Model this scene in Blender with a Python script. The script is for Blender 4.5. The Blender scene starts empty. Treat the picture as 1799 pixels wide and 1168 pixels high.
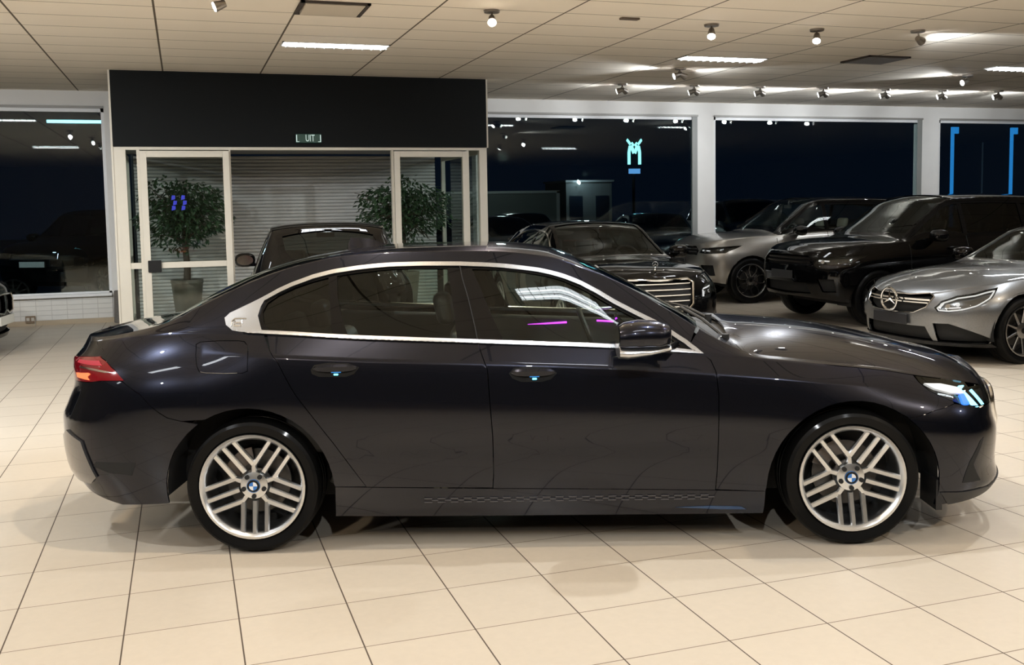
import bpy, math, random
from mathutils import Vector, Matrix
from mathutils.geometry import delaunay_2d_cdt
PI=math.pi
random.seed(7)
sc=bpy.context.scene; COL=sc.collection
# ---------------------------------------------------------------- camera, world, exposure
cam=bpy.data.objects.new('camera',bpy.data.cameras.new('camera')); COL.objects.link(cam); sc.camera=cam
cam.data.sensor_width=36; cam.data.lens=34.4643; cam.data.shift_x=-0.001239; cam.data.shift_y=-0.048185
cam.data.clip_end=300; cam.data.clip_start=.05
cam.matrix_world=Matrix([[0.9476766, 0.0413239, -0.3165459, 0.0], [-0.31878, 0.0697623, -0.9452579, 0.0], [-0.0169788, 0.9967074, 0.0792854, 1.7245898], [0.0, 0.0, 0.0, 1.0]])
LUM_P=14
w=bpy.data.worlds.new('night'); sc.world=w; w.use_nodes=True
w.node_tree.nodes['Background'].inputs[0].default_value=(.012,.03,.07,1); w.node_tree.nodes['Background'].inputs[1].default_value=.09
vs=sc.view_settings; vs.view_transform='Standard'; vs.look='None'; vs.gamma=1; vs.exposure=0.54; vs.use_curve_mapping=False
sc.cycles.use_denoising=True; sc.cycles.max_bounces=9; sc.cycles.transparent_max_bounces=24; sc.cycles.glossy_bounces=5; sc.cycles.diffuse_bounces=4; sc.cycles.transmission_bounces=4
sc.cycles.caustics_reflective=False; sc.cycles.caustics_refractive=False; sc.cycles.sample_clamp_indirect=6; sc.cycles.use_light_tree=True; sc.cycles.use_adaptive_sampling=False
WARM=(1,.83,.62); COOL=(.93,.97,1.0)
SPOT_P=2.3
def spot_light(loc,aim,power,ang,col=COOL,r=.035,blend=.35):
    l=bpy.data.lights.new('spot_beam','SPOT'); l.energy=power; l.color=col; l.spot_size=math.radians(ang); l.spot_blend=blend; l.shadow_soft_size=r
    o=bpy.data.objects.new('spot_beam',l); COL.objects.link(o); o.location=loc
    o.rotation_euler=(Vector(aim)-Vector(loc)).to_track_quat('-Z','Y').to_euler(); return o
def area_light(loc,sx,sy,power,col=COOL,rot=(0,0,0)):
    l=bpy.data.lights.new('lamp_glow','AREA'); l.shape='RECTANGLE'; l.size=sx; l.size_y=sy; l.energy=power; l.color=col
    o=bpy.data.objects.new('lamp_glow',l); COL.objects.link(o); o.location=loc; o.rotation_euler=rot; return o
# ---------------------------------------------------------------- materials
MATS={}
def nt_new(name):
    m=bpy.data.materials.new(name); m.use_nodes=True; return m,m.node_tree,m.node_tree.nodes['Principled BSDF']
def mat(name,col,rough=.5,metal=0,coat=0,coat_r=.03,spec=.5,emit=None,es=0,noise=None,aniso=0):
    if name in MATS: return MATS[name]
    m,t,b=nt_new(name)
    b.inputs['Base Color'].default_value=(*col,1); b.inputs['Roughness'].default_value=rough; b.inputs['Metallic'].default_value=metal
    b.inputs['Coat Weight'].default_value=coat; b.inputs['Coat Roughness'].default_value=coat_r; b.inputs['Specular IOR Level'].default_value=spec
    if emit and es<1: m.cycles.emission_sampling='NONE'
    if emit: b.inputs['Emission Color'].default_value=(*emit,1); b.inputs['Emission Strength'].default_value=es
    if noise:  # (scale, low factor, high factor) gentle procedural tone variation
        tc=t.nodes.new('ShaderNodeTexCoord'); n=t.nodes.new('ShaderNodeTexNoise'); n.inputs['Scale'].default_value=noise[0]; n.inputs['Detail'].default_value=5
        r=t.nodes.new('ShaderNodeMapRange'); r.inputs['To Min'].default_value=noise[1]; r.inputs['To Max'].default_value=noise[2]
        x=t.nodes.new('ShaderNodeVectorMath'); x.operation='SCALE'; x.inputs[0].default_value=col
        t.links.new(tc.outputs['Object'],n.inputs['Vector']); t.links.new(n.outputs['Fac'],r.inputs['Value']); t.links.new(r.outputs['Result'],x.inputs['Scale']); t.links.new(x.outputs[0],b.inputs['Base Color'])
    MATS[name]=m; return m
def paint(name,col,rough=.32,metal=.75,flake=.25,spec=.5,ior=1.5,edge=(1,1,1)):
    """metallic car paint: flaked base under clear coat"""
    if name in MATS: return MATS[name]
    m,t,b=nt_new(name)
    b.inputs['Metallic'].default_value=metal; b.inputs['Roughness'].default_value=rough
    b.inputs['Coat Weight'].default_value=1; b.inputs['Coat Roughness'].default_value=.015; b.inputs['Coat IOR'].default_value=ior; b.inputs['Specular IOR Level'].default_value=spec; b.inputs['Specular Tint'].default_value=(*edge,1)
    tc=t.nodes.new('ShaderNodeTexCoord'); v=t.nodes.new('ShaderNodeTexVoronoi'); v.inputs['Scale'].default_value=700
    r=t.nodes.new('ShaderNodeMapRange'); r.inputs['To Min'].default_value=1-flake; r.inputs['To Max'].default_value=1+flake
    x=t.nodes.new('ShaderNodeVectorMath'); x.operation='SCALE'; x.inputs[0].default_value=col
    t.links.new(tc.outputs['Object'],v.inputs['Vector']); t.links.new(v.outputs['Color'],r.inputs['Value']); t.links.new(r.outputs['Result'],x.inputs['Scale']); t.links.new(x.outputs[0],b.inputs['Base Color'])
    MATS[name]=m; return m
def glass(name,tint=(.7,.78,.75),f0=.045,rough=0.0):
    if name in MATS: return MATS[name]
    m=bpy.data.materials.new(name); m.use_nodes=True; t=m.node_tree; t.nodes.clear()
    out=t.nodes.new('ShaderNodeOutputMaterial'); mx=t.nodes.new('ShaderNodeMixShader'); tr=t.nodes.new('ShaderNodeBsdfTransparent'); gl=t.nodes.new('ShaderNodeBsdfGlossy')
    tr.inputs[0].default_value=(*tint,1); gl.inputs['Roughness'].default_value=rough; gl.inputs['Color'].default_value=(.95,1,.98,1)
    ge=t.nodes.new('ShaderNodeNewGeometry'); d=t.nodes.new('ShaderNodeVectorMath'); d.operation='DOT_PRODUCT'
    def mth(op,a=None,b=None):
        n=t.nodes.new('ShaderNodeMath'); n.operation=op
        for i,v in enumerate((a,b)):
            if v is None: continue
            if isinstance(v,(int,float)): n.inputs[i].default_value=v
            else: t.links.new(v,n.inputs[i])
        return n.outputs[0]
    t.links.new(ge.outputs['Normal'],d.inputs[0]); t.links.new(ge.outputs['Incoming'],d.inputs[1])
    c=mth('ABSOLUTE',d.outputs['Value']); p=mth('POWER',mth('SUBTRACT',1.0,c),5.0); fr=mth('ADD',mth('MULTIPLY',p,1-f0),f0)
    t.links.new(fr,mx.inputs[0]); t.links.new(tr.outputs[0],mx.inputs[1]); t.links.new(gl.outputs[0],mx.inputs[2]); t.links.new(mx.outputs[0],out.inputs[0])
    MATS[name]=m; return m
def emis(name,col,s,sample=True):
    m=mat(name,(0.02,0.02,0.02),.5,emit=col,es=s)
    if not sample or s<4: m.cycles.emission_sampling='NONE'
    return m
M_BLACK=mat('black plastic',(.012,.012,.013),.45); M_GLOSSBLK=mat('gloss black trim',(.004,.004,.0045),.3,coat=.7,spec=.0)
M_CHROME=mat('bright chrome',(.85,.85,.84),.10,1); M_SATIN=mat('satin aluminium trim',(.62,.64,.67),.25,1)
M_RUBBER=mat('tyre rubber',(.0025,.0025,.0025),.5,coat=.12,coat_r=.10,spec=.10); M_RIM=mat('silver alloy',(.74,.76,.78),.28,1,coat=.6)
M_RIMD=mat('dark alloy',(.05,.05,.055),.25,1,coat=.5); M_RIMG=mat('grey alloy',(.30,.30,.30),.25,1,coat=.5)
M_DARK=mat('dark cavity',(.006,.006,.006),.8); M_DISC=mat('brake disc steel',(.10,.095,.09),.4,1,noise=(40,.6,1.1)); M_CAL=mat('brake caliper',(.20,.17,.15),.5,.5)
M_SEAT=mat('black leather',(.02,.02,.021),.45,noise=(60,.8,1.2)); M_CREAM=mat('cream leather',(.42,.39,.34),.5,noise=(60,.9,1.05)); M_TRIM=mat('cabin lining',(.03,.03,.03),.7)
M_REDLENS=mat('red lamp lens',(.13,.001,.005),.08,coat=1,emit=(1,.005,.03),es=.03); M_LAMPREF=mat('lamp reflector',(.55,.56,.58),.12,1)
M_ICE=emis('icy lamp element',(.25,.75,1),2.2); M_BLUE=emis('blue lamp element',(.02,.15,1),1.6)
M_WHITELAMP=mat('white lamp element',(.7,.72,.75),.2,.3,emit=(1,1,1),es=.25)
G_CLEAR=glass('clear lens',(.96,.97,.97),.05); G_CAR=glass('tinted car glass',(.68,.75,.70),.04); G_WS=glass('windscreen glass',(.72,.80,.76),.05); G_PRIV=glass('privacy glass',(.10,.11,.11),.05)
G_WSD=glass('dark windscreen glass',(.34,.36,.35),.06)
# ---------------------------------------------------------------- mesh builder
class MB:
    def __init__(s): s.v=[];s.f=[];s.n=[];s.cust=False
    def add(s,v,f,n=None):
        k=len(s.v); s.v+=[tuple(p) for p in v]; s.f+=[tuple(i+k for i in q) for q in f]
        s.n+=(n if n else [None]*len(v)); s.cust=s.cust or bool(n); return s
    def box(s,x0,y0,z0,x1,y1,z1):
        v=[(x,y,z) for x in (x0,x1) for y in (y0,y1) for z in (z0,z1)]
        return s.add(v,[(0,1,3,2),(4,6,7,5),(0,4,5,1),(2,3,7,6),(0,2,6,4),(1,5,7,3)])
    def obox(s,c,ax,ay,az,hx,hy,hz):
        c=Vector(c);ax=Vector(ax).normalized()*hx;ay=Vector(ay).normalized()*hy;az=Vector(az).normalized()*hz
        v=[c+ax*i+ay*j+az*k for i in (-1,1) for j in (-1,1) for k in (-1,1)]
        return s.add(v,[(0,1,3,2),(4,6,7,5),(0,4,5,1),(2,3,7,6),(0,2,6,4),(1,5,7,3)])
    def cyl(s,a,b,r,r2=None,n=16,cap=True):
        a=Vector(a);b=Vector(b);r2=r if r2 is None else r2; d=(b-a).normalized(); u=d.orthogonal().normalized(); w=d.cross(u)
        v=[];f=[]
        for i in range(n):
            c=u*math.cos(2*PI*i/n)+w*math.sin(2*PI*i/n); v+=[a+c*r,b+c*r2]
        for i in range(n):
            j=(i+1)%n; f.append((2*i,2*j,2*j+1,2*i+1))
        if cap: f+=[tuple(2*i for i in range(n))[::-1],tuple(2*i+1 for i in range(n))]
        return s.add(v,f)
    def tube(s,pts,r,n=8,closed=False,rad=None):
        P=[Vector(p) for p in pts]; v=[];f=[];m=len(P); up=None
        for i,p in enumerate(P):
            a=P[i-1] if (i or closed) else p; b=P[(i+1)%m] if (i<m-1 or closed) else p
            d=(b-a).normalized()
            u=(up-d*up.dot(d)).normalized() if up is not None and (up-d*up.dot(d)).length>1e-4 else d.orthogonal().normalized()
            up=u; w=d.cross(u); rr=rad[i] if rad else r
            v+=[p+(u*math.cos(2*PI*k/n)+w*math.sin(2*PI*k/n))*rr for k in range(n)]
        for i in range(m if closed else m-1):
            j=(i+1)%m
            for k in range(n): f.append((i*n+k,i*n+(k+1)%n,j*n+(k+1)%n,j*n+k))
        if not closed: f+=[tuple(range(n))[::-1],tuple((m-1)*n+k for k in range(n))]
        return s.add(v,f)
    def lathe(s,prof,c=(0,0,0),ax='Z',n=48,arc=2*PI,a0=0):
        """prof: (radius, height) pairs, turned about the axis through c"""
        full=abs(arc-2*PI)<1e-6; m=n if full else n+1; v=[];f=[];L=len(prof)
        for i in range(m):
            t=a0+arc*i/n; ct,st=math.cos(t),math.sin(t)
            for r,h in prof:
                p=(r*ct,r*st,h) if ax=='Z' else ((r*ct,h,r*st) if ax=='Y' else (h,r*ct,r*st))
                v.append((p[0]+c[0],p[1]+c[1],p[2]+c[2]))
        for i in range(n):
            j=(i+1)%m
            for k in range(L-1): f.append((i*L+k,j*L+k,j*L+k+1,i*L+k+1))
        return s.add(v,f)
    def prism(s,poly,o,u,w,d):
        """polygon in plane (u,w) at o, thickness vector d"""
        o=Vector(o);u=Vector(u);w=Vector(w);d=Vector(d);n=len(poly)
        v=[o+u*p+w*q for p,q in poly]+[o+u*p+w*q+d for p,q in poly]
        return s.add(v,[tuple(range(n))[::-1],tuple(range(n,2*n))]+[(i,(i+1)%n,(i+1)%n+n,i+n) for i in range(n)])
    def loft(s,rings,caps=True,closed=True):
        n=len(rings[0]);v=[p for r in rings for p in r];f=[]
        for i in range(len(rings)-1):
            for k in range(n if closed else n-1): f.append((i*n+k,i*n+(k+1)%n,(i+1)*n+(k+1)%n,(i+1)*n+k))
        if caps: f+=[tuple(range(n))[::-1],tuple((len(rings)-1)*n+k for k in range(n))]
        return s.add(v,f)
    def build(s,name,m,parent=None,bevel=0,smooth=True,angle=32,loc=None,sub=0,fix=True):
        me=bpy.data.meshes.new(name); me.from_pydata([tuple(p) for p in s.v],[],s.f); me.materials.append(m)
        if not s.cust and fix:
            import bmesh
            bm=bmesh.new(); bm.from_mesh(me); bmesh.ops.recalc_face_normals(bm,faces=bm.faces); bm.to_mesh(me); bm.free()
        if smooth:
            me.shade_smooth()
            if s.cust and all(n is not None for n in s.n): me.normals_split_custom_set_from_vertices(s.n)
            else: me.set_sharp_from_angle(angle=math.radians(angle))
        else: me.shade_flat()
        me.update()
        o=bpy.data.objects.new(name,me); COL.objects.link(o)
        if parent: o.parent=parent
        if loc: o.location=loc
        if bevel:
            b=o.modifiers.new('edge','BEVEL'); b.width=bevel; b.segments=2; b.limit_method='ANGLE'; b.angle_limit=math.radians(40)
        if sub:
            b=o.modifiers.new('smooth','SUBSURF'); b.levels=sub; b.render_levels=sub
        return o
def thing(name,label,cat,loc=(0,0,0),rz=0,group=None):
    o=bpy.data.objects.new(name,None); COL.objects.link(o); o.location=loc; o.rotation_euler=(0,0,rz); o.empty_display_size=.2
    o['label']=label; o['category']=cat
    if group: o['group']=group
    return o
def tag(o,label,cat,group=None):
    o['label']=label; o['category']=cat
    if group: o['group']=group
    return o
def struct(o,label=None):
    o['kind']='structure'
    if label: o['label']=label
    return o
def copy_tree(o,parent=None):
    c=o.copy(); COL.objects.link(c); c.parent=parent
    for ch in list(o.children): copy_tree(ch,c)
    return c
def text(name,s,size,m,parent,loc,rot,ext=.002,align='CENTER',sx=1):
    cu=bpy.data.curves.new(name,'FONT'); cu.body=s; cu.size=size; cu.extrude=ext; cu.align_x=align; cu.align_y='CENTER'; cu.resolution_u=3
    o=bpy.data.objects.new(name,cu); COL.objects.link(o); bpy.context.view_layer.update()
    me=bpy.data.meshes.new_from_object(o.evaluated_get(bpy.context.evaluated_depsgraph_get())); bpy.data.objects.remove(o); me.name=name; me.materials.clear(); me.materials.append(m)
    o=bpy.data.objects.new(name,me); COL.objects.link(o); o.parent=parent; o.location=loc; o.rotation_euler=rot; o.scale=(sx,1,1); return o
# ---------------------------------------------------------------- car skins
def _pchip(tb):
    xs=[p[0] for p in tb]; ys=[p[1] for p in tb]; n=len(xs)
    if n==1: return lambda x: ys[0]
    h=[xs[i+1]-xs[i] for i in range(n-1)]; d=[(ys[i+1]-ys[i])/h[i] for i in range(n-1)]
    m=[0.0]*n; m[0]=d[0]; m[-1]=d[-1]
    for i in range(1,n-1):
        if d[i-1]*d[i]>0:
            w1=2*h[i]+h[i-1]; w2=h[i]+2*h[i-1]
            m[i]=(w1+w2)/(w1/d[i-1]+w2/d[i])
    def f(x):
        if x<=xs[0]: return ys[0]
        if x>=xs[-1]: return ys[-1]
        lo,hi=0,n-1
        while hi-lo>1:
            k=(lo+hi)//2
            if xs[k]<=x: lo=k
            else: hi=k
        t=(x-xs[lo])/h[lo]; a=h[lo]
        t2=t*t;t3=t2*t
        return (2*t3-3*t2+1)*ys[lo]+(t3-2*t2+t)*a*m[lo]+(-2*t3+3*t2)*ys[hi]+(t3-t2)*a*m[hi]
    return f
class Shell:
    """car skin: S(a,t). a = station along the car (wraps round nose and tail), t 0..1 lower side, 1..2 upper side, 2..3 rail to centreline"""
    def __init__(s,sp):
        for k in 'zbot ybot ywid zbelt ybelt zrail yrail zc xf xr'.split(): setattr(s,k,_pchip(sp[k]))
        s.crz=_pchip(sp['crease']) if 'crease' in sp else None; s.tc=sp.get('tc',.895); s.dent=sp.get('dent',0)
        s.tm=sp.get('tm',.55); s.pe=sp.get('pe',2.4); s.crown=sp.get('crown',2.6)
        s.xaf,s.xar=sp['xaf'],sp['xar']; s.nf,s.nr=sp.get('nf',3.),sp.get('nr',3.)
        s.xfn=max(v for _,v in sp['xf']); s.xrn=min(v for _,v in sp['xr'])
        s.Lf=s.xfn-s.xaf+.55; s.Lr=s.xar-s.xrn+.55
        s.amax=s.xaf+s.Lf; s.amin=s.xar-s.Lr
    def col(s,a):
        """nominal x, s, E, end(+1/-1/0)"""
        if a>s.xaf:
            th=min(1,(a-s.xaf)/s.Lf)*math.pi/2; q=math.sin(th)**(2/s.nf); E=max(0,math.cos(th))**(2/s.nf)
            return s.xaf+(s.xfn-s.xaf)*q,q,E,1
        if a<s.xar:
            th=min(1,(s.xar-a)/s.Lr)*math.pi/2; q=math.sin(th)**(2/s.nr); E=max(0,math.cos(th))**(2/s.nr)
            return s.xar+(s.xrn-s.xar)*q,q,E,-1
        return a,0,1,0
    def __call__(s,a,t):
        xn,q,E,e=s.col(a)
        zb=s.zbot(xn); zt=s.zbelt(xn)
        if t<=1:
            z=zb+(zt-zb)*t; yb=s.ybelt(xn); w=s.ywid(xn)
            if t<s.tm: y=w-(w-s.ybot(xn))*(1-t/s.tm)**2
            else: y=w-(w-yb)*((t-s.tm)/(1-s.tm))**s.pe
            if s.crz and t>s.tm:
                c=s.crz(xn)
                if c>0:
                    yc=w-.032
                    y2=w-.032*((t-s.tm)/(s.tc-s.tm))**2 if t<s.tc else yc-(yc-yb)*(t-s.tc)/(1-s.tc)
                    y=y*(1-c)+y2*c
            if s.dent: y-=s.dent*math.exp(-((z-.53)/.07)**2)*max(0,1-(xn/1.25)**4)
        elif t<=2:
            u=t-1; zr=s.zrail(xn); z=zt+(zr-zt)*u; y=s.ybelt(xn)+(s.yrail(xn)-s.ybelt(xn))*(u**1.18)
        else:
            u=3-t; zr=s.zrail(xn); zc=s.zc(xn)
            y=s.yrail(xn)*math.sin(u*math.pi/2) if 0 else s.yrail(xn)*u
            z=zc-(zc-zr)*u**s.crown
        if e==1: x=s.xaf+(s.xf(z)-s.xaf)*q
        elif e==-1: x=s.xar+(s.xr(z)-s.xar)*q
        else: x=a
        return (x,-y*E,z)
    def a_of(s,x,z):
        if x>s.xaf:
            q=min(1,(x-s.xaf)/(s.xf(z)-s.xaf)); return s.xaf+s.Lf*math.asin(min(1,q**(s.nf/2)))/(math.pi/2)
        if x<s.xar:
            q=min(1,(s.xar-x)/(s.xar-s.xr(z))); return s.xar-s.Lr*math.asin(min(1,q**(s.nr/2)))/(math.pi/2)
        return x
    def at_of(s,x,z):
        """side-view point -> (a,t) on the side, t in 0..2"""
        a=s.a_of(x,z); xn=s.col(a)[0]
        zb,zt,zr=s.zbot(xn),s.zbelt(xn),s.zrail(xn)
        if z<=zt: return a,(z-zb)/(zt-zb)
        return a,1+(z-zt)/max(1e-4,zr-zt)
    def top(s,x,y):
        """plan-view point -> (a,t) on the top"""
        a=s.a_of(x,s.zc(min(max(x,s.xrn),s.xfn))); xn,q,E,e=s.col(a)
        return a,3-min(1,abs(y)/max(1e-4,s.yrail(xn)*E))
    def side(s,x,z):
        a,t=s.at_of(x,z); return s(a,min(2,max(0,t)))
    def nrm(s,a,t):
        h=.004; a0,a1=a-h,a+h
        t0,t1=max(0,t-.01),min(3,t+.01)
        if t0<1<t1: t0,t1=(t0,1) if t<=1 else (1,t1)
        p,q=s(a1,t),s(a0,t); r,w=s(a,t1),s(a,t0)
        u=[p[i]-q[i] for i in range(3)]; v=[r[i]-w[i] for i in range(3)]
        n=(u[1]*v[2]-u[2]*v[1],u[2]*v[0]-u[0]*v[2],u[0]*v[1]-u[1]*v[0])
        l=math.sqrt(sum(c*c for c in n)) or 1
        return tuple(c/l for c in n)
HERO=dict(
 zbot=[(-2.7,.30),(-2.3,.24),(-1.95,.20),(-1.5,.185),(-1.08,.166),(0,.155),(1.05,.148),(1.5,.17),(1.95,.185),(2.2,.20),(2.45,.24)],
 ybot=[(-2.6,.86),(-1.6,.91),(-1.0,.88),(1.0,.88),(1.6,.91),(2.4,.86)],
 ywid=[(-2.6,.90),(-2.2,.93),(-1.5,.95),(-.9,.94),(.6,.935),(1.5,.95),(2.1,.93),(2.4,.90)],
 zbelt=[(-2.66,1.02),(-2.45,1.05),(-2.2,1.08),(-1.8,1.11),(-1.44,1.095),(-.93,1.062),(-.36,1.035),(.355,.997),(.776,.961),(1.1,.932),(1.44,.892),(1.69,.86),(1.84,.834),(2.1,.79),(2.45,.70)],
 ybelt=[(-2.6,.74),(-2.2,.76),(-1.7,.79),(-1.0,.825),(0,.835),(.8,.835),(1.3,.82),(2.0,.76),(2.4,.72)],
 zrail=[(-2.66,1.05),(-2.42,1.07),(-2.2,1.105),(-1.95,1.16),(-1.8,1.23),(-1.55,1.345),(-1.31,1.425),(-1.07,1.472),(-.77,1.492),(-.33,1.488),(0,1.455),(.2,1.39),(.41,1.295),(.64,1.16),(.8,1.058),(.92,.995),(1.0,.963),(1.1,.942),(1.2,.93),(1.44,.90),(1.69,.868),(1.84,.842),(2.1,.80),(2.45,.71)],
 yrail=[(-2.6,.70),(-2.0,.70),(-1.6,.64),(-1.1,.59),(-.3,.60),(.3,.62),(.8,.72),(1.0,.775),(1.3,.77),(2.0,.73),(2.4,.69)],
 zc=[(-2.66,1.045),(-2.45,1.09),(-2.2,1.115),(-2.1,1.14),(-2.0,1.20),(-1.75,1.325),(-1.5,1.42),(-1.3,1.465),(-1.1,1.49),(-.8,1.508),(-.35,1.51),(-.03,1.485),(.12,1.445),(.25,1.39),(.47,1.285),(.74,1.13),(.86,1.07),(.95,1.045),(1.0,1.05),(1.1,1.045),(1.3,1.03),(1.5,1.01),(1.8,.96),(2.0,.92),(2.15,.885),(2.3,.85),(2.42,.80)],
 xf=[(.2,2.44),(.26,2.475),(.31,2.46),(.36,2.45),(.5,2.455),(.6,2.435),(.68,2.44),(.74,2.44),(.80,2.42),(.9,2.40)], xr=[(.22,-2.54),(.30,-2.60),(.40,-2.665),(.55,-2.68),(.64,-2.68),(.72,-2.645),(.82,-2.605),(.94,-2.62),(1.0,-2.58),(1.1,-2.55)],
 xaf=1.75,xar=-1.85,nf=2.8,nr=3.0,crease=[(-1.75,0),(-1.3,1),(1.1,1),(1.75,0)],dent=.006,tm=.55,pe=2.4,crown=2.6)
HF=dict(
 dlo=[(-1.654,1.17),(-1.641,1.137),(-1.606,1.112),(-1.543,1.1),(-1.442,1.091),(-1.163,1.074),(-0.932,1.06),(-0.644,1.046),(-0.357,1.032),(-0.014,1.015),(0.355,0.995),(0.587,0.977),(0.775,0.962),(0.739,0.991),(0.694,1.026),(0.626,1.071),(0.553,1.118),(0.444,1.173),(0.344,1.226),(0.259,1.278),(0.176,1.323),(0.099,1.355),(0.025,1.378),(-0.048,1.395),(-0.125,1.406),(-0.27,1.422),(-0.456,1.432),(-0.656,1.435),(-0.834,1.432),(-0.983,1.42),(-1.109,1.403),(-1.22,1.377),(-1.324,1.341),(-1.392,1.311),(-1.451,1.279),(-1.56,1.226),(-1.63,1.194)],
 gl_front=[(-0.391,1.399),(-0.24,1.391),(-0.125,1.378),(-0.005,1.357),(0.083,1.331),(0.164,1.295),(0.248,1.248),(0.336,1.196),(0.435,1.144),(0.539,1.087),(0.616,1.039),(0.664,1.001),(0.532,1.01),(0.353,1.019),(0.044,1.033),(-0.228,1.046),(-0.282,1.152),(-0.34,1.291)],
 gl_rear=[(-1.093,1.375),(-0.951,1.393),(-0.803,1.404),(-0.654,1.406),(-0.518,1.403),(-0.498,1.294),(-0.476,1.155),(-0.463,1.055),(-0.644,1.065),(-0.817,1.076),(-1.019,1.09),(-1.049,1.163),(-1.081,1.274)],
 gl_quart=[(-1.463,1.201),(-1.443,1.245),(-1.388,1.283),(-1.303,1.321),(-1.216,1.348),(-1.137,1.367),(-1.122,1.275),(-1.097,1.093),(-1.251,1.103),(-1.421,1.116),(-1.451,1.152)],
 g_panel=[(-1.65,1.17),(-1.636,1.14),(-1.6,1.118),(-1.532,1.107),(-1.449,1.1),(-1.464,1.135),(-1.481,1.179),(-1.472,1.223),(-1.449,1.27),(-1.559,1.221),(-1.624,1.191)],
 rdoor_rear=[(-1.427,1.086),(-1.395,1.018),(-1.351,0.966),(-1.286,0.843),(-1.258,0.797),(-1.185,0.7),(-1.087,0.564),(-1.013,0.454),(-0.928,0.329)],
 door_split=[(-0.357,1.032),(-0.341,0.99),(-0.31,0.912),(-0.299,0.737),(-0.289,0.579),(-0.288,0.404),(-0.294,0.313)],
 fdoor_front=[(0.775,0.959),(0.808,0.933),(0.826,0.882),(0.834,0.771),(0.831,0.563),(0.826,0.388),(0.82,0.289)],
 pillar_seam=[(-0.456,1.429),(-0.44,1.355),(-0.407,1.25),(-0.374,1.12),(-0.357,1.037)],
 silltop=[(-1.085,0.332),(-0.928,0.326),(-0.294,0.31),(0.82,0.285),(1.07,0.277)],
 sillbot=[(-1.093,0.166),(-0.2,0.159),(1.063,0.151)],
 rarch=[(-1.9248,0.2563),(-1.9299,0.3127),(-1.9273,0.3693),(-1.9172,0.425),(-1.8996,0.4788),(-1.875,0.5298),(-1.8437,0.577),(-1.8064,0.6196),(-1.7637,0.6567),(-1.7163,0.6878),(-1.6652,0.7123),(-1.6113,0.7296),(-1.5556,0.7395),(-1.499,0.7419),(-1.4426,0.7366),(-1.3875,0.7237),(-1.3345,0.7036),(-1.2848,0.6765),(-1.2392,0.643),(-1.1984,0.6037),(-1.1634,0.5592),(-1.1346,0.5104),(-1.1127,0.4582),(-1.098,0.4035),(-1.0908,0.3474),(-1.0912,0.2907),(-1.0992,0.2347),(-1.093,0.166)],
 farch=[(1.066,0.15),(1.0774,0.2551),(1.0752,0.313),(1.0808,0.3707),(1.0942,0.4271),(1.115,0.4812),(1.143,0.532),(1.1775,0.5786),(1.2179,0.6201),(1.2636,0.6558),(1.3137,0.6851),(1.3672,0.7073),(1.4232,0.7222),(1.4808,0.7293),(1.5387,0.7287),(1.5961,0.7202),(1.6518,0.7042),(1.7048,0.6807),(1.7542,0.6504),(1.7991,0.6137),(1.8386,0.5713),(1.8721,0.5239),(1.8989,0.4725),(1.9185,0.418),(1.9306,0.3613),(1.935,0.3035),(1.9315,0.2456),(1.9203,0.1887)],
 hoodline=[(0.917,1.013),(0.998,0.961),(1.103,0.932),(1.442,0.89),(1.689,0.859),(1.85,0.829),(2.248,0.764)],
 headl=[(1.855,0.828),(2.0,0.807),(2.149,0.779),(2.31,0.748),(2.265,0.705),(2.18,0.68),(2.086,0.681),(2.023,0.705),(1.953,0.735),(1.902,0.763),(1.866,0.799)],
 bump_f=[(1.768,0.64),(1.901,0.67),(2.029,0.694)],
 taill=[(-2.804,0.849),(-2.418,0.972),(-2.31,0.985),(-2.256,0.968),(-2.188,0.927),(-2.13,0.88),(-2.278,0.872),(-2.486,0.843)],
 bump_r=[(-2.149,0.88),(-2.04,0.813),(-1.905,0.7),(-1.835,0.682),(-1.75,0.6675)],
 fuel=[(-1.779,1.033),(-1.762,1.064),(-1.564,1.068),(-1.525,1.055),(-1.506,1.025),(-1.501,0.945),(-1.523,0.915),(-1.717,0.916),(-1.753,0.932),(-1.769,0.972)],
 hnd_r=[(-1.186,0.926),(-1.169,0.951),(-1.105,0.959),(-1.001,0.956),(-0.947,0.935),(-0.972,0.903),(-1.012,0.889),(-1.147,0.892),(-1.181,0.907)],
 hnd_f=[(-0.204,0.892),(-0.181,0.917),(-0.116,0.924),(-0.011,0.919),(0.036,0.891),(0.005,0.861),(-0.041,0.848),(-0.145,0.85),(-0.187,0.867)],
 blade=[(2.174,0.528),(2.1,0.43),(2.065,0.296),(2.098,0.288),(2.183,0.291),(2.126,0.386),(2.191,0.508)],
 facet_f=[(2.267,0.527),(2.183,0.524),(2.122,0.432),(2.183,0.285),(2.292,0.299),(2.316,0.38)],
 split_f=[(1.941,0.259),(2.065,0.246),(2.241,0.245),(2.32,0.287)],
 facet_r=[(-2.607,0.613),(-2.499,0.628),(-2.459,0.546),(-2.435,0.415),(-2.569,0.304),(-2.87,0.19),(-2.892,0.281)],
 dark_patch_r=[(-2.363,0.433),(-2.327,0.466),(-2.083,0.472),(-2.108,0.403),(-2.242,0.41)],)
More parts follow.
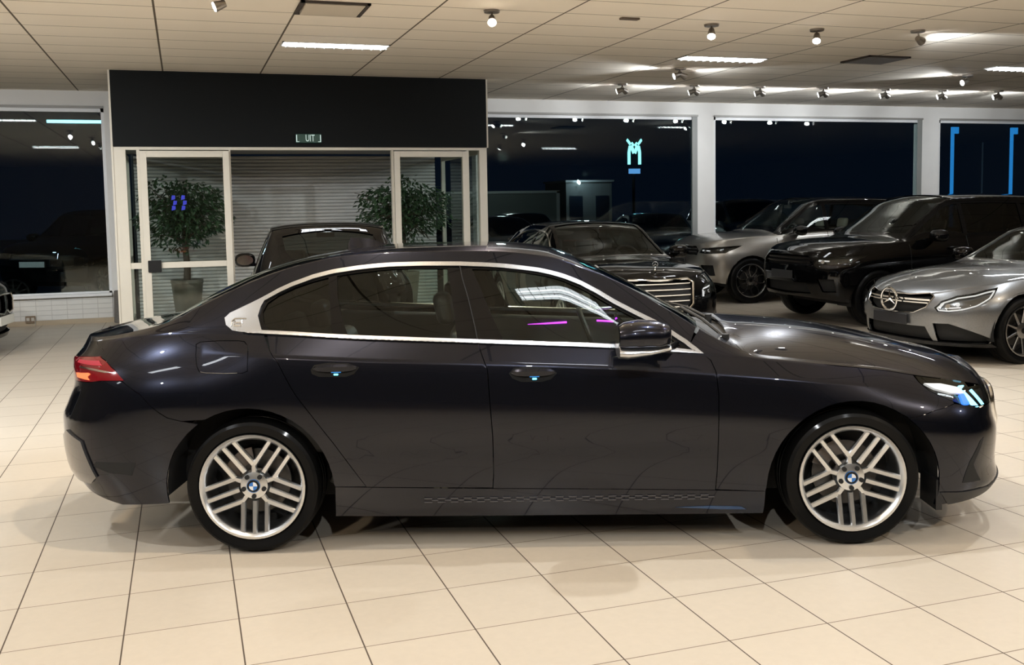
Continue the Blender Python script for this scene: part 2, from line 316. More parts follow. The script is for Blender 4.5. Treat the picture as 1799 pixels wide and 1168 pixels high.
# ---------------------------------------------------------------- panels cut out of a car skin
def dens(poly,st=.035,closed=True):
    out=[];n=len(poly)
    for i in range(n if closed else n-1):
        p,q=poly[i],poly[(i+1)%n]; d=math.hypot(q[0]-p[0],(q[1]-p[1])*.7); k=max(1,int(math.ceil(d/st)))
        out+=[(p[0]+(q[0]-p[0])*j/k,p[1]+(q[1]-p[1])*j/k) for j in range(k)]
    if not closed: out.append(poly[-1])
    return out
def area(p): return .5*sum(p[i-1][0]*p[i][1]-p[i][0]*p[i-1][1] for i in range(len(p)))
def inset(p,d):
    sgn=1 if area(p)>0 else -1; n=len(p); out=[]
    for i in range(n):
        a,b,c=p[i-1],p[i],p[(i+1)%n]
        e1=(b[0]-a[0],b[1]-a[1]);e2=(c[0]-b[0],c[1]-b[1]); l1=math.hypot(*e1) or 1e-9;l2=math.hypot(*e2) or 1e-9
        n1=(-e1[1]/l1*sgn,e1[0]/l1*sgn);n2=(-e2[1]/l2*sgn,e2[0]/l2*sgn)
        m=(n1[0]+n2[0],n1[1]+n2[1]); l=math.hypot(*m) or 1; k=min(2.0,2/l)
        out.append((b[0]+m[0]/l*d*k,b[1]+m[1]/l*d*k))
    return out
def inside(x,y,p):
    r=False;n=len(p);j=n-1
    for i in range(n):
        xi,yi=p[i];xj,yj=p[j]
        if (yi>y)!=(yj>y) and x<(xj-xi)*(y-yi)/(yj-yi)+xi: r=not r
        j=i
    return r
KT=.8
def smooth_poly(p,n=4):
    """Catmull-Rom through a closed polygon"""
    out=[];N=len(p)
    for i in range(N):
        a,b,c,d=p[i-1],p[i],p[(i+1)%N],p[(i+2)%N]
        for k in range(n):
            t=k/n
            out.append(tuple(.5*((2*b[j])+(-a[j]+c[j])*t+(2*a[j]-5*b[j]+4*c[j]-d[j])*t*t+(-a[j]+3*b[j]-3*c[j]+d[j])*t**3) for j in (0,1)))
    return out
def patch(S,poly,holes=(),off=0.0,flange=.012,gap=0.0,step=.05,tstep=.05,side=-1,mb=None):
    """cut a panel (outline and holes given in skin coordinates a,t) from skin S. side -1: right half, +1 left half, 0 both"""
    P=[(a,t*KT) for a,t in poly]
    if gap: P=inset(P,gap)
    P=dens(P); H=[dens([(a,t*KT) for a,t in h]) for h in holes]
    P=[(min(max(x,S.amin),S.amax),min(max(y,0),3*KT)) for x,y in P]
    xs=[p[0] for p in P];ys=[p[1] for p in P]
    pts=list(P);ed=[(i,(i+1)%len(P)) for i in range(len(P))]
    for h in H:
        k=len(pts);pts+=h;ed+=[(k+i,k+(i+1)%len(h)) for i in range(len(h))]
    st2=tstep*KT
    nx=int((max(xs)-min(xs))/step)+1; ny=int((max(ys)-min(ys))/st2)+1
    B=list(pts)
    cell={}
    for p in B: cell.setdefault((int(p[0]/.03),int(p[1]/.03)),[]).append(p)
    def near(x,y):
        cx,cy=int(x/.03),int(y/.03)
        for i in (-1,0,1):
            for j in (-1,0,1):
                for p in cell.get((cx+i,cy+j),()):
                    if (p[0]-x)**2+(p[1]-y)**2<.0002: return True
        return False
    rowt=([S.tc] if S.crz else [])+[1.0]+([2.0] if S.crz else [])
    for i in range(nx+1):
        for j in range(ny+1):
            x=min(xs)+i*step+.0113;y=min(ys)+j*st2+(.5*st2 if i%2 else 0)+.003
            if any(abs(y/KT-q)<.022 for q in rowt): continue
            if inside(x,y,P) and not any(inside(x,y,h) for h in H) and not near(x,y): pts.append((x,y))
    rows=([S.tc-.014,S.tc,S.tc+.014] if S.crz else [])+[.985,1.0,1.015]+([1.985,2.0,2.015] if S.crz else [])
    for tr in rows:
        y=tr*KT; x=min(xs)
        if not(min(ys)<y<max(ys)): continue
        while x<max(xs):
            if inside(x,y,P) and not any(inside(x,y,h) for h in H) and min((p[0]-x)**2+(p[1]-y)**2 for c_ in [(int(x/.03)+i,int(y/.03)+j) for i in (-1,0,1) for j in (-1,0,1)] for p in (cell.get(c_) or [(9,9)]))>.00002: pts.append((x,y))
            x+=.022 if S.crz else .04
    r=delaunay_2d_cdt([Vector(p) for p in pts],ed,[],0,1e-6)
    V,F=r[0],r[2]
    keep=[]
    for f in F:
        cx=sum(V[i][0] for i in f)/len(f);cy=sum(V[i][1] for i in f)/len(f)
        if inside(cx,cy,P) and not any(inside(cx,cy,h) for h in H): keep.append(f)
    used=sorted({i for f in keep for i in f}); ix={v:k for k,v in enumerate(used)}
    pos=[];nor=[]
    for i in used:
        a,t=V[i][0],V[i][1]/KT; t=min(3,max(0,t)); p=S(a,t); n=S.nrm(a,t)
        pos.append(tuple(p[k]+n[k]*off for k in range(3))); nor.append(n)
    faces=[tuple(ix[i] for i in f) for f in keep]
    ec={}
    for f in faces:
        for i in range(len(f)):
            e=(f[i],f[(i+1)%len(f)]); k=tuple(sorted(e)); ec.setdefault(k,[]).append(e)
    # orientation: make faces agree with the skin normal
    def fix(f):
        a,b,c=(Vector(pos[i]) for i in f[:3]); return f if (b-a).cross(c-a).dot(Vector(nor[f[0]]))>=0 else f[::-1]
    fo=[fix(f) for f in faces]
    v2=list(pos);n2=list(nor);f2=list(fo)
    if flange:
        for f in fo:
            for i in range(len(f)):
                a,b=f[i],f[(i+1)%len(f)]
                if len(ec[tuple(sorted((a,b)))])==1:
                    if abs(pos[a][1])<1e-3 and abs(pos[b][1])<1e-3: continue
                    d=Vector(pos[b])-Vector(pos[a]); nn=d.cross(Vector(nor[a])); nn=tuple(nn.normalized()) if nn.length>1e-9 else nor[a]
                    k=len(v2)
                    v2+=[pos[a],pos[b],tuple(pos[b][q]-nor[b][q]*flange for q in range(3)),tuple(pos[a][q]-nor[a][q]*flange for q in range(3))]
                    n2+=[nn]*4; f2.append((k+1,k,k+3,k+2))
    mb=mb or MB()
    if side in (-1,0): mb.add(v2,f2,n2)
    if side in (1,0): mb.add([(x,-y,z) for x,y,z in v2],[f[::-1] for f in f2],[(x,-y,z) for x,y,z in n2])
    return mb
def SP(S,pts): return [S.at_of(x,z) for x,z in pts]
def FP(S,pts,end=1):
    """front (end=1) or rear (end=-1) view points (y<=0, z) -> skin coordinates"""
    out=[]
    for y,z in pts:
        y=abs(y); lo,hi=(S.xaf,S.amax) if end==1 else (S.xar,S.amin)
        for _ in range(28):
            m=.5*(lo+hi); xn=S.col(m)[0]; zb,zt,zr=S.zbot(xn),S.zbelt(xn),S.zrail(xn)
            t=(z-zb)/(zt-zb) if z<=zt else 1+(z-zt)/max(1e-4,zr-zt)
            t=min(2,max(0,t))
            if abs(S(m,t)[1])>y: lo=m
            else: hi=m
        out.append((m,t))
    return out
def TP(S,pts): return [S.top(x,y) for x,y in pts]
def both(name,S,poly,m,root,**k):
    """the same panel left and right, each an object of its own"""
    r=[]
    for sd in (-1,1): r.append(patch(S,poly,side=sd,**k).build(name,m,root))
    return r
# ---------------------------------------------------------------- wheels
def tyre(mb,R,rim,w):
    h=w/2; mb.lathe([(rim,-h*.80),(rim+.012,-h*.92),(rim+.05,-h*1.02),(R-.035,-h*1.0),(R-.012,-h*.9),(R-.003,-h*.72),(R,-h*.5),(R,-h*.22),(R-.007,-h*.2),(R-.007,-h*.15),(R,-h*.13),(R,h*.13),(R-.007,h*.15),(R-.007,h*.2),(R,h*.22),(R,h*.5),(R-.003,h*.72),(R-.012,h*.9),(R-.035,h),(R-.07,h*1.02),(rim,h*.8)],ax='Y',n=72)
def bar(mb,p,q,w0,w1,y0,y1,d0,d1,ridge=.62):
    """spoke between p and q (x,z) seen from outside (-y); roof-shaped section"""
    p=Vector(p);q=Vector(q);u=(q-p).normalized();n=Vector((-u[1],u[0]))
    def ring(c,w,y,d):
        return [(c[0]+n[0]*w,y+d*.30,c[1]+n[1]*w),(c[0]+n[0]*w*ridge,y,c[1]+n[1]*w*ridge),(c[0]-n[0]*w*ridge,y,c[1]-n[1]*w*ridge),(c[0]-n[0]*w,y+d*.30,c[1]-n[1]*w),(c[0]-n[0]*w*.7,y+d,c[1]-n[1]*w*.7),(c[0]+n[0]*w*.7,y+d,c[1]+n[1]*w*.7)]
    mb.loft([ring(p,w0,y0,d0),ring(q,w1,y1,d1)])
def wheel(root,x,y,z,R,rim,style,m_rim,sd,w=.245,a0=0,emblem=True,brake=True,detail=True):
    """wheel at axle x; built facing -y and turned round for the far side"""
    o=bpy.data.objects.new('wheel',None); COL.objects.link(o); o.parent=root; o.location=(x,sd*y,z); o.rotation_euler=(0,0,PI if sd>0 else 0)
    b=MB(); tyre(b,R,rim,w); b.build('tyre',m_tyre,o)
    h=w/2; b=MB()
    b.lathe([(rim+.004,-h*.90),(rim+.002,-h*.97),(rim-.010,-h*.98),(rim-.022,-h*.88),(rim-.028,-h*.70),(rim-.03,h*.5),(rim-.01,h*.8)],ax='Y',n=64)
    yo=-h*.80
    hub=.075
    if style=='triple':
        ro=rim-.014
        for g in range(5):
            f=a0+g*2*PI/5; c,s_=math.cos(f),math.sin(f)
            for l,r0 in ((-.060,.087),(0,.080),(.060,.087)):
                r1=math.sqrt(ro*ro-l*l)
                bar(b,(r0*c-l*s_,r0*s_+l*c),(r1*c-l*s_,r1*s_+l*c),.0150,.0135,yo+.018,yo-.010,.035,.028)
            f2=f+PI/5; apex=(.106*math.cos(f2),.106*math.sin(f2))
            bar(b,(.028*math.cos(f2),.028*math.sin(f2)),apex,.019,.013,yo+.016,yo+.018,.035,.035)
        hub=.062
        lug_r=.054; lug_a=a0
    elif style=='split10':
        for g in range(10):
            f=a0+g*2*PI/10
            bar(b,(.06*math.cos(f),.06*math.sin(f)),((rim-.014)*math.cos(f),(rim-.014)*math.sin(f)),.016,.011,yo+.02,yo-.006,.035,.02)
        lug_r=.05;lug_a=a0+.3
    elif style=='petal':
        for g in range(5):
            f=a0+g*2*PI/5
            for k in (-1,1):
                P=[(.05,f+k*.10),(.10,f+k*.30),(.17,f+k*.40),(rim-.05,f+k*.30),(rim-.015,f+k*.12)]
                P=[(r*math.cos(t),r*math.sin(t)) for r,t in P]
                for i in range(4): bar(b,P[i],P[i+1],.011,.011,yo+.012,yo+.0,.03,.03)
        lug_r=.055;lug_a=a0
    else:  # dark multi spoke
        for g in range(9):
            f=a0+g*2*PI/9
            bar(b,(.05*math.cos(f),.05*math.sin(f)),((rim-.014)*math.cos(f+.12),(rim-.014)*math.sin(f+.12)),.02,.016,yo+.02,yo-.004,.03,.02)
        lug_r=.05;lug_a=a0+.3
    b.lathe([(.0,yo+.004),(hub*.6,yo+.006),(hub+.006,yo+.014),(hub+.014,yo+.03),(hub+.014,yo+.07)],ax='Y',n=30)
    b.build('rim',m_rim,o)
    if detail:
        for g in range(5):
            l=MB(); f=lug_a+g*2*PI/5; l.cyl((lug_r*math.cos(f),yo+.001,lug_r*math.sin(f)),(lug_r*math.cos(f),yo+.02,lug_r*math.sin(f)),.0115,n=12)
            l.build('lug_hole',M_DARK,o)
    if brake:
        b=MB(); b.lathe([(.07,h*.15),(.165,h*.15),(.165,h*.4),(.07,h*.4)],ax='Y',n=40); b.lathe([(.0,h*.0),(.068,h*.0),(.07,h*.4)],ax='Y',n=30); b.build('brake_disc',M_DISC,o)
        b=MB(); b.lathe([(.10,h*-.02),(.178,h*-.02),(.18,h*.5),(.10,h*.5),(.10,h*-.02)],ax='Y',n=10,arc=1.1,a0=-.55 if style!='triple' else PI*.55); b.build('brake_caliper',M_CAL,o)
    b=MB(); b.lathe([(0,h*.55),(rim-.02,h*.55),(rim-.02,h*.62),(0,h*.62)],ax='Y',n=32); b.build('wheel_back',M_DARK,o)
    if emblem=='roundel':
        e=MB(); e.lathe([(0,yo-.002),(.030,yo-.001),(.032,yo+.008)],ax='Y',n=28); eo=e.build('centre_cap',M_GLOSSBLK,o)
        for q,mm in ((0,M_EWHITE),(1,M_EBLUE)):
            g=MB()
            for k in (0,1):
                a1=q*PI/2+k*PI+.0
                g.add([(0,yo-.0035,0)]+[(.021*math.cos(a1+i*PI/16),yo-.0035,.021*math.sin(a1+i*PI/16)) for i in range(9)],[(0,i,i+1) for i in range(1,9)])
            g.build('emblem',mm,o,smooth=False,fix=False)
        g=MB(); g.lathe([(.0305,yo-.001),(.032,yo-.004),(.0335,yo-.001),(.0335,yo+.008)],ax='Y',n=28); g.build('cap_ring',mat('blue ring',(.02,.12,.35),.3),o)
    elif emblem:
        e=MB(); e.lathe([(0,yo-.004),(.028,yo-.002),(.03,yo+.008)],ax='Y',n=24); e.build('centre_cap',M_GLOSSBLK,o)
    return o
m_tyre=M_RUBBER
M_EWHITE=mat('enamel white',(.75,.76,.78),.2); M_EBLUE=mat('enamel blue',(.03,.16,.5),.2)
def seat(root,x,y,zs,m,w=.25,hb=.60,headrest=True,bench=False):
    b=MB(); ww=w
    b.box(x-.02,y-ww,zs-.12,x+.50,y+ww,zs+.03)
    b.build('seat_cushion',m,root,bevel=.04)
    b=MB(); b.obox((x-.10,y,zs+hb*.5),(1,0,-.0),(0,1,0),(-.28,0,1),.06,ww*.92,hb*.5); b.build('seat_back',m,root,bevel=.04)
    if headrest:
        for yy in ((y,) if not bench else (y-ww*.55,y+ww*.55)):
            b=MB(); b.obox((x-.20-.06,yy,zs+hb+.09),(1,0,0),(0,1,0),(-.2,0,1),.045,.13,.085); b.build('headrest',m,root,bevel=.035)
def steering(root,x,y,z,m=M_SEAT):
    b=MB(); c=Vector((x,y,z)); u=Vector((0,1,0)); v=Vector((-.35,0,.93)).normalized()
    b.tube([c+(u*math.cos(i*PI/14)+v*math.sin(i*PI/14))*.18 for i in range(28)],.016,8,True)
    b.obox(c,(v),(u),v.cross(u),.03,.17,.012); b.obox(c+v*-.09,(v),(u),v.cross(u),.09,.015,.012)
    b.lathe([(0,0),(.07,.0)],c=(x,y,z),ax='X',n=16)
    b.build('steering_wheel',m,root)
# ---------------------------------------------------------------- other cars
SUV=dict(
 zbot=[(-2.5,.50),(-1.9,.42),(-1.0,.30),(1.0,.30),(1.9,.34),(2.33,.40)], ybot=[(-2.5,.90),(0,.93),(2.3,.90)],
 ywid=[(-2.5,.93),(-1.4,.985),(0,.97),(1.4,.985),(2.3,.95)], zbelt=[(-2.5,1.19),(-1,1.20),(.95,1.14),(1.5,1.115),(2.0,1.07),(2.2,1.03),(2.36,.99)],
 ybelt=[(-2.5,.84),(-1,.88),(.9,.90),(1.5,.88),(2.33,.80)],
 zrail=[(-2.5,1.25),(-2.35,1.45),(-2.15,1.64),(-1.5,1.70),(-.5,1.73),(.05,1.72),(.25,1.67),(.5,1.51),(.8,1.31),(1.0,1.18),(1.08,1.155),(1.5,1.13),(2.0,1.085),(2.2,1.045),(2.36,1.0)],
 yrail=[(-2.5,.74),(-2.1,.68),(0,.70),(.3,.71),(.95,.80),(1.1,.84),(2.0,.80),(2.36,.74)],
 zc=[(-2.5,1.30),(-2.35,1.50),(-2.15,1.70),(-1.5,1.76),(-.5,1.785),(.05,1.775),(.25,1.73),(.5,1.58),(.8,1.38),(1.02,1.225),(1.08,1.20),(1.5,1.185),(2.0,1.14),(2.2,1.09),(2.36,1.02)],
 xf=[(.35,2.26),(.45,2.33),(.7,2.36),(.9,2.34),(1.1,2.24)], xr=[(.5,-2.44),(.8,-2.50),(1.2,-2.46),(1.7,-2.30)], xaf=1.75,xar=-1.8,nf=2.7,nr=4.0,tm=.5,pe=3.0,crown=2.6)
SED=dict(
 zbot=[(-2.75,.32),(-2.2,.24),(-1.0,.18),(1.0,.17),(1.9,.19),(2.36,.20)], ybot=[(-2.7,.85),(0,.88),(2.36,.86)],
 ywid=[(-2.7,.88),(-1.5,.95),(0,.94),(1.5,.95),(2.3,.92)], zbelt=[(-2.75,1.0),(-2.2,1.06),(-1.4,1.06),(0,1.02),(.9,.98),(1.5,.945),(2.0,.90),(2.38,.835)],
 ybelt=[(-2.7,.74),(-1.5,.82),(0,.85),(.9,.85),(1.5,.83),(2.38,.70)],
 zrail=[(-2.75,1.03),(-2.3,1.09),(-1.95,1.16),(-1.5,1.34),(-1.1,1.42),(-.6,1.455),(0,1.445),(.2,1.40),(.5,1.24),(.8,1.07),(.95,1.01),(1.1,.985),(1.5,.96),(2.0,.915),(2.38,.845)],
 yrail=[(-2.7,.70),(-1.9,.68),(-1.2,.60),(0,.62),(.3,.64),(.85,.74),(1.0,.79),(2.0,.76),(2.38,.68)],
 zc=[(-2.75,1.06),(-2.3,1.12),(-1.95,1.20),(-1.5,1.39),(-1.1,1.465),(-.6,1.495),(0,1.485),(.2,1.44),(.5,1.29),(.85,1.10),(.97,1.06),(1.05,1.05),(1.5,1.03),(2.0,.985),(2.25,.945),(2.38,.885)],
 xf=[(.18,2.30),(.35,2.36),(.6,2.38),(.8,2.36),(.95,2.28)], xr=[(.3,-2.66),(.6,-2.73),(1.0,-2.70)], xaf=1.65,xar=-1.9,nf=2.4,nr=3.2,tm=.55,pe=2.4,crown=2.5)
CPE=dict(SED,
 zbelt=[(-2.7,.96),(-2.2,1.03),(-1.4,1.02),(0,.97),(.8,.93),(1.4,.875),(2.0,.79),(2.36,.70)],
 zrail=[(-2.7,.98),(-2.2,1.06),(-1.6,1.20),(-1.1,1.315),(-.6,1.365),(-.1,1.36),(.1,1.325),(.4,1.18),(.7,1.02),(.85,.955),(1.0,.925),(1.4,.885),(2.0,.80),(2.36,.71)],
 zc=[(-2.7,1.01),(-2.2,1.09),(-1.6,1.25),(-1.1,1.37),(-.6,1.405),(-.1,1.40),(.1,1.36),(.4,1.22),(.75,1.04),(.87,.995),(.95,.985),(1.4,.965),(2.0,.88),(2.25,.81),(2.36,.75)],
 xf=[(.15,2.28),(.3,2.36),(.55,2.38),(.75,2.34),(.9,2.24)], nf=2.3)
HAT=dict(SUV,
 zbot=[(-2.1,.40),(-1.5,.3),(-1.0,.24),(1.0,.24),(1.9,.3)], zbelt=[(-2.1,1.05),(-1,1.05),(.9,1.0),(1.6,.93),(2.0,.85)],
 ywid=[(-2.1,.86),(-1.3,.90),(1.3,.90),(2,.85)],ybot=[(-2.1,.84),(2,.84)],ybelt=[(-2.1,.76),(-1,.80),(1,.80),(2,.7)],
 zrail=[(-2.1,1.08),(-1.98,1.24),(-1.80,1.43),(-1.6,1.50),(-1.0,1.53),(0,1.53),(.3,1.48),(.6,1.33),(1.0,1.12),(1.15,1.03),(1.6,.95),(2.0,.86)],
 yrail=[(-2.1,.68),(-1.8,.585),(-1.0,.60),(0,.62),(.6,.66),(1.1,.74),(2.0,.66)],
 zc=[(-2.1,1.12),(-1.98,1.28),(-1.80,1.47),(-1.6,1.545),(-1.0,1.575),(0,1.57),(.3,1.52),(.6,1.38),(1.05,1.13),(1.2,1.07),(1.6,.99),(2.0,.88)],
 xf=[(.3,1.95),(.6,2.0),(.95,1.93)],xr=[(.3,-2.0),(.6,-2.07),(1.1,-2.03),(1.5,-1.86)],xaf=1.3,xar=-1.3,nf=2.6,nr=3.0,crown=2.8)
GEO=dict(
 suv=dict(S=SUV,ax=1.46,R=.388,rim=.285,arch=.425,zh=.388,tr=.83,dlo=[(-2.10,1.245),(-1.4,1.225),(0,1.20),(.98,1.165),(.86,1.25),(.60,1.42),(.38,1.565),(.22,1.645),(0,1.675),(-.7,1.675),(-1.5,1.645),(-1.95,1.59)],bp=[.02,-1.02],wsx=(.13,.98),mirror=(.62,1.22),blt=.05,
   rear=[(-1.05,3),(-1.05,2.02)]),
 sed=dict(S=SED,ax=1.52,R=.345,rim=.25,arch=.39,zh=.345,tr=.80,dlo=[(-1.62,1.12),(-1.45,1.085),(-.5,1.055),(.70,1.01),(.72,1.03),(.45,1.20),(.2,1.335),(0,1.375),(-.6,1.395),(-1.1,1.36),(-1.45,1.25)],bp=[-.30,-1.15],wsx=(.12,.90),mirror=(.52,1.08)),
 cpe=dict(S=CPE,ax=1.47,R=.345,rim=.262,arch=.385,zh=.345,tr=.82,dlo=[(-1.50,1.085),(-1.3,1.045),(-.4,1.01),(.62,.962),(.62,.985),(.38,1.13),(.12,1.255),(-.1,1.295),(-.6,1.305),(-1.1,1.245),(-1.4,1.15)],bp=[-.55],wsx=(.02,.80),mirror=(.42,1.03)),
 hat=dict(S=HAT,ax=1.28,R=.34,rim=.24,arch=.375,zh=.34,tr=.76,dlo=[(-1.55,1.12),(-1.3,1.075),(0,1.05),(.95,1.02),(.80,1.13),(.48,1.33),(.25,1.44),(0,1.475),(-1.0,1.475),(-1.55,1.44),(-1.66,1.35)],bp=[-.1,-1.0],wsx=(.2,1.02),mirror=(.62,1.10)))
def vehicle(geo,name,label,cat,P,loc,hd,cfg,group=None):
    g=GEO[geo]; S=Shell(g['S']); root=thing(name,label,cat,(loc[0],loc[1],0),math.radians(hd),group)
    sp=lambda p:SP(S,p); fp=lambda p:FP(S,p); rp=lambda p:FP(S,p,-1)
    ax,zh,ar=g['ax'],g['zh'],g['arch']
    dlo=smooth_poly(g['dlo'],2) if 0 else g['dlo']
    x0,x1=g['wsx']
    aw=lambda x,t:(x,t)
    # arches as notches in the lower edge
    lo=[]
    for c in (-ax,ax):
        z0=max(S.zbot(c-ar),S.zbot(c+ar))
        th=[PI-.0 - i*PI/14 for i in range(15)]
        pts=[(c+ar*math.cos(t),zh+ar*math.sin(t)) for t in th]
        lo+=[(S.a_of(c-ar,.3),0)]+sp([(c-ar,max(S.zbot(c-ar)+.02,.2))] )[0:0]+sp(pts)+[(S.a_of(c+ar,.3),0)]
    half=[(S.amin,3),(S.amin,0)]+lo+[(S.amax,0),(S.amax,3)]
    hw=x0+.02; b=x1
    ws=[(x0-.05,3),(x0-.03,2.5),(x0+.0,2.10),(x0+.25,2.07),((x0+b)/2+.05,2.06),(b-.06,2.07),(b-.01,2.5),(b+.01,3)]
    holes=[sp(dlo),ws]
    rs=S.xrn; 
    if geo in ('suv','hat'):
        rx=S.xr(1.3); rw=rp([(0,1.34),(-.62,1.34),(-.66,1.42),(-.60,1.60),(0,1.64)]) if geo=='suv' else [(S.a_of(-1.62,1.5),3),(S.a_of(-1.66,1.5),2.12),(S.a_of(-1.80,1.4),2.08),(S.a_of(-1.97,1.25),2.10),(S.a_of(-2.0,1.2),3)]
    else: rw=[(-1.02,3),(-1.08,2.10),(-1.4,2.06),(-1.9 if geo=='sed' else -1.95,2.10),(-1.93 if geo=='sed' else -2.0,3)]
    holes.append(rw)
    lampp=fp(cfg['lamp']) if 'lamp' in cfg else None
    if 'lamp_s' in cfg: lampp=sp(cfg['lamp_s'][0])+fp(cfg['lamp_s'][1])+sp(cfg['lamp_s'][2])
    if lampp: holes.append(lampp)
    gr=fp(cfg['grille']) if 'grille' in cfg else None
    if gr: holes.append(gr)
    intk=[fp(q) for q in cfg.get('intakes',[])]; holes+=intk
    rl=None
    if 'rlamp' in cfg: rl=rp(cfg['rlamp']); holes.append(rl)
    res=cfg.get('res',1.0)
    if cfg.get('roof_mat'):   # contrast roof and pillars
        RP=[(S.amin,3),(S.amin,1.03),(x1-.03,1.03),(x1+.02,1.5),(x1+.03,3)]
        patch(S,half,holes=holes+[RP],side=0,step=.06*res,tstep=.055*res,flange=.02).build('body',P,root)
        patch(S,RP,holes=[sp(dlo),ws,rw],side=0,step=.06*res,tstep=.055*res,flange=.02).build('roof',cfg['roof_mat'],root)
    else: patch(S,half,holes=holes,side=0,step=.06*res,tstep=.055*res,flange=.02).build('body',P,root)
    # glazing and pillars
    gs=cfg.get('glass',G_CAR); gw=cfg.get('ws',G_WS)
    patch(S,ws,side=0,off=-.01,flange=0,step=.08).build('windscreen',gw,root)
    patch(S,rw,side=0,off=-.01,flange=0,step=.08).build('rear_window',G_PRIV,root)
    din=inset(dlo,.03); zt=lambda x:None
    bps=g['bp']
    xs=sorted([min(p[0] for p in din)]+[v for v in bps]+[max(p[0] for p in din)])
    def clip(poly,xa,xb):
        def side_(pl,xc,keep):
            out=[]
            for i in range(len(pl)):
                p,q=pl[i-1],pl[i]; ip=(p[0]-xc)*keep>=0; iq=(q[0]-xc)*keep>=0
                if ip!=iq:
                    t=(xc-p[0])/(q[0]-p[0]); out.append((xc,p[1]+(q[1]-p[1])*t))
                if iq: out.append(q)
            return out
        return side_(side_(poly,xa,1),xb,-1)
    panes=[clip(din,xs[i]+(.035 if i else 0),xs[i+1]-(.035 if i<len(xs)-2 else 0)) for i in range(len(xs)-1)]
    for sd in (-1,1):
        patch(S,sp(dlo),holes=[sp(q) for q in panes],side=sd,off=-.003,flange=.008,step=.07).build('window_pillars',M_GLOSSBLK,root)
        for q in panes: patch(S,sp(inset(q,-.004)),side=sd,off=-.012,flange=0,step=.09).build('side_window',gs,root)
        if cfg.get('chrome'): patch(S,sp(dlo),holes=[sp(inset(dlo,.018))],off=.004,side=sd,flange=.008,step=.1).build('window_surround',M_CHROME,root)
        # door lines and handles
        for x in [max(p[0] for p in dlo)+.0]+bps:
            sm=MB(); zz=[S.zbot(x)+.08+(S.zbelt(x)+.02-S.zbot(x)-.08)*i/10 for i in range(11)]
            pts=[S.side(x,z) for z in zz if (abs(x-ax)>ar+.02 and abs(x+ax)>ar+.02) or z>zh+ar+.02]
            if len(pts)>2: sm.tube([(p[0],(p[1]-.0005)*-sd,p[2]) for p in pts],.004,5); sm.build('door_seam',M_DARK,root)
        for x in [b_+.17 for b_ in bps]:
            z=S.zbelt(x)-.13; p=S.side(x,z); q=S.side(x+.16,z); h=MB(); h.obox(((p[0]+q[0])/2,((p[1]+q[1])/2-.02)*-sd,z),(q[0]-p[0],-(q[1]-p[1])*sd,0),(0,1,0),(0,0,1),.09,.014,.014); h.build('door_handle',P if not cfg.get('chrome') else M_CHROME,root,bevel=.008)
        mx,mz=g['mirror']; yb=S.ybelt(mx)
        m=MB(); rings=[]
        for u,x,hw_,hh in ((0,mx+.13,.03,.03),(.2,mx+.10,.10,.065),(.5,mx+.04,.125,.085),(.9,mx-.04,.12,.085),(1,mx-.06,.105,.07)):
            rings.append([(x,(yb+.19+hw_*math.copysign(abs(math.cos(t))**.7,math.cos(t)))*sd,mz+hh*math.copysign(abs(math.sin(t))**.75,math.sin(t))) for t in [i*PI/9 for i in range(18)]])
        m.loft(rings); m.obox((mx,(yb+.04)*sd,mz-.06),(1,0,0),(0,1,0),(0,0,1),.05,.08,.018); mo=m.build('door_mirror',cfg.get('mirror_mat',P),root,angle=60)
        g2=MB(); g2.add([(mx-.062,(yb+.19+.10*math.cos(t))*sd,mz+.062*math.sin(t)) for t in [i*PI/10 for i in range(20)]],[tuple(range(20))]); g2.build('mirror_glass',M_CHROME,mo)
        if lampp:
            h=bpy.data.objects.new('headlamp',None); COL.objects.link(h); h.parent=root
            patch(S,lampp,off=-.05,side=sd,flange=-.05,step=.06).build('housing',cfg.get('lamp_in',M_GLOSSBLK),h)
            patch(S,lampp,off=0,side=sd,flange=0,gap=.004,step=.06).build('lens',G_CLEAR,h)
            if cfg.get('lamp_ring'):
                lr=MB(); q=[(a,t*KT) for a,t in lampp]; q=dens(inset(q,.022),.02); pp=[(S(a,t/KT),S.nrm(a,t/KT)) for a,t in q]
                lr.tube([(p[0]-n[0]*.02,(p[1]-n[1]*.02)*-sd,p[2]-n[2]*.02) for p,n in pp],.008,6,True); lr.build('light_ring',M_WHITELAMP,h)
            for k,e in enumerate(cfg.get('drl',[])):
                q=fp(e) if max(p[0] for p in e)<=0 else sp(e)
                patch(S,q,off=-.02,side=sd,step=.05).build('light_bar',M_WHITELAMP,h)
            for y,z,r in cfg.get('proj',[]):
                a,t=fp([(y,z)])[0]; p=Vector(S(a,t)); n=Vector(S.nrm(a,t)); c=p-n*.035; c.y*=-sd if sd>0 else 1; n.y*=-1 if sd>0 else 1
                pm=MB(); pm.cyl(c,c+n*.018,r,r*.85,n=20); pm.build('projector',M_LAMPREF,h)
        if rl:
            patch(S,rl,off=.002,side=sd,step=.08).build('tail_lamp',M_REDLENS,root)
        for q in intk: patch(S,q,off=-.05,side=sd,flange=-.05,step=.08).build('air_intake',M_DARK,root)
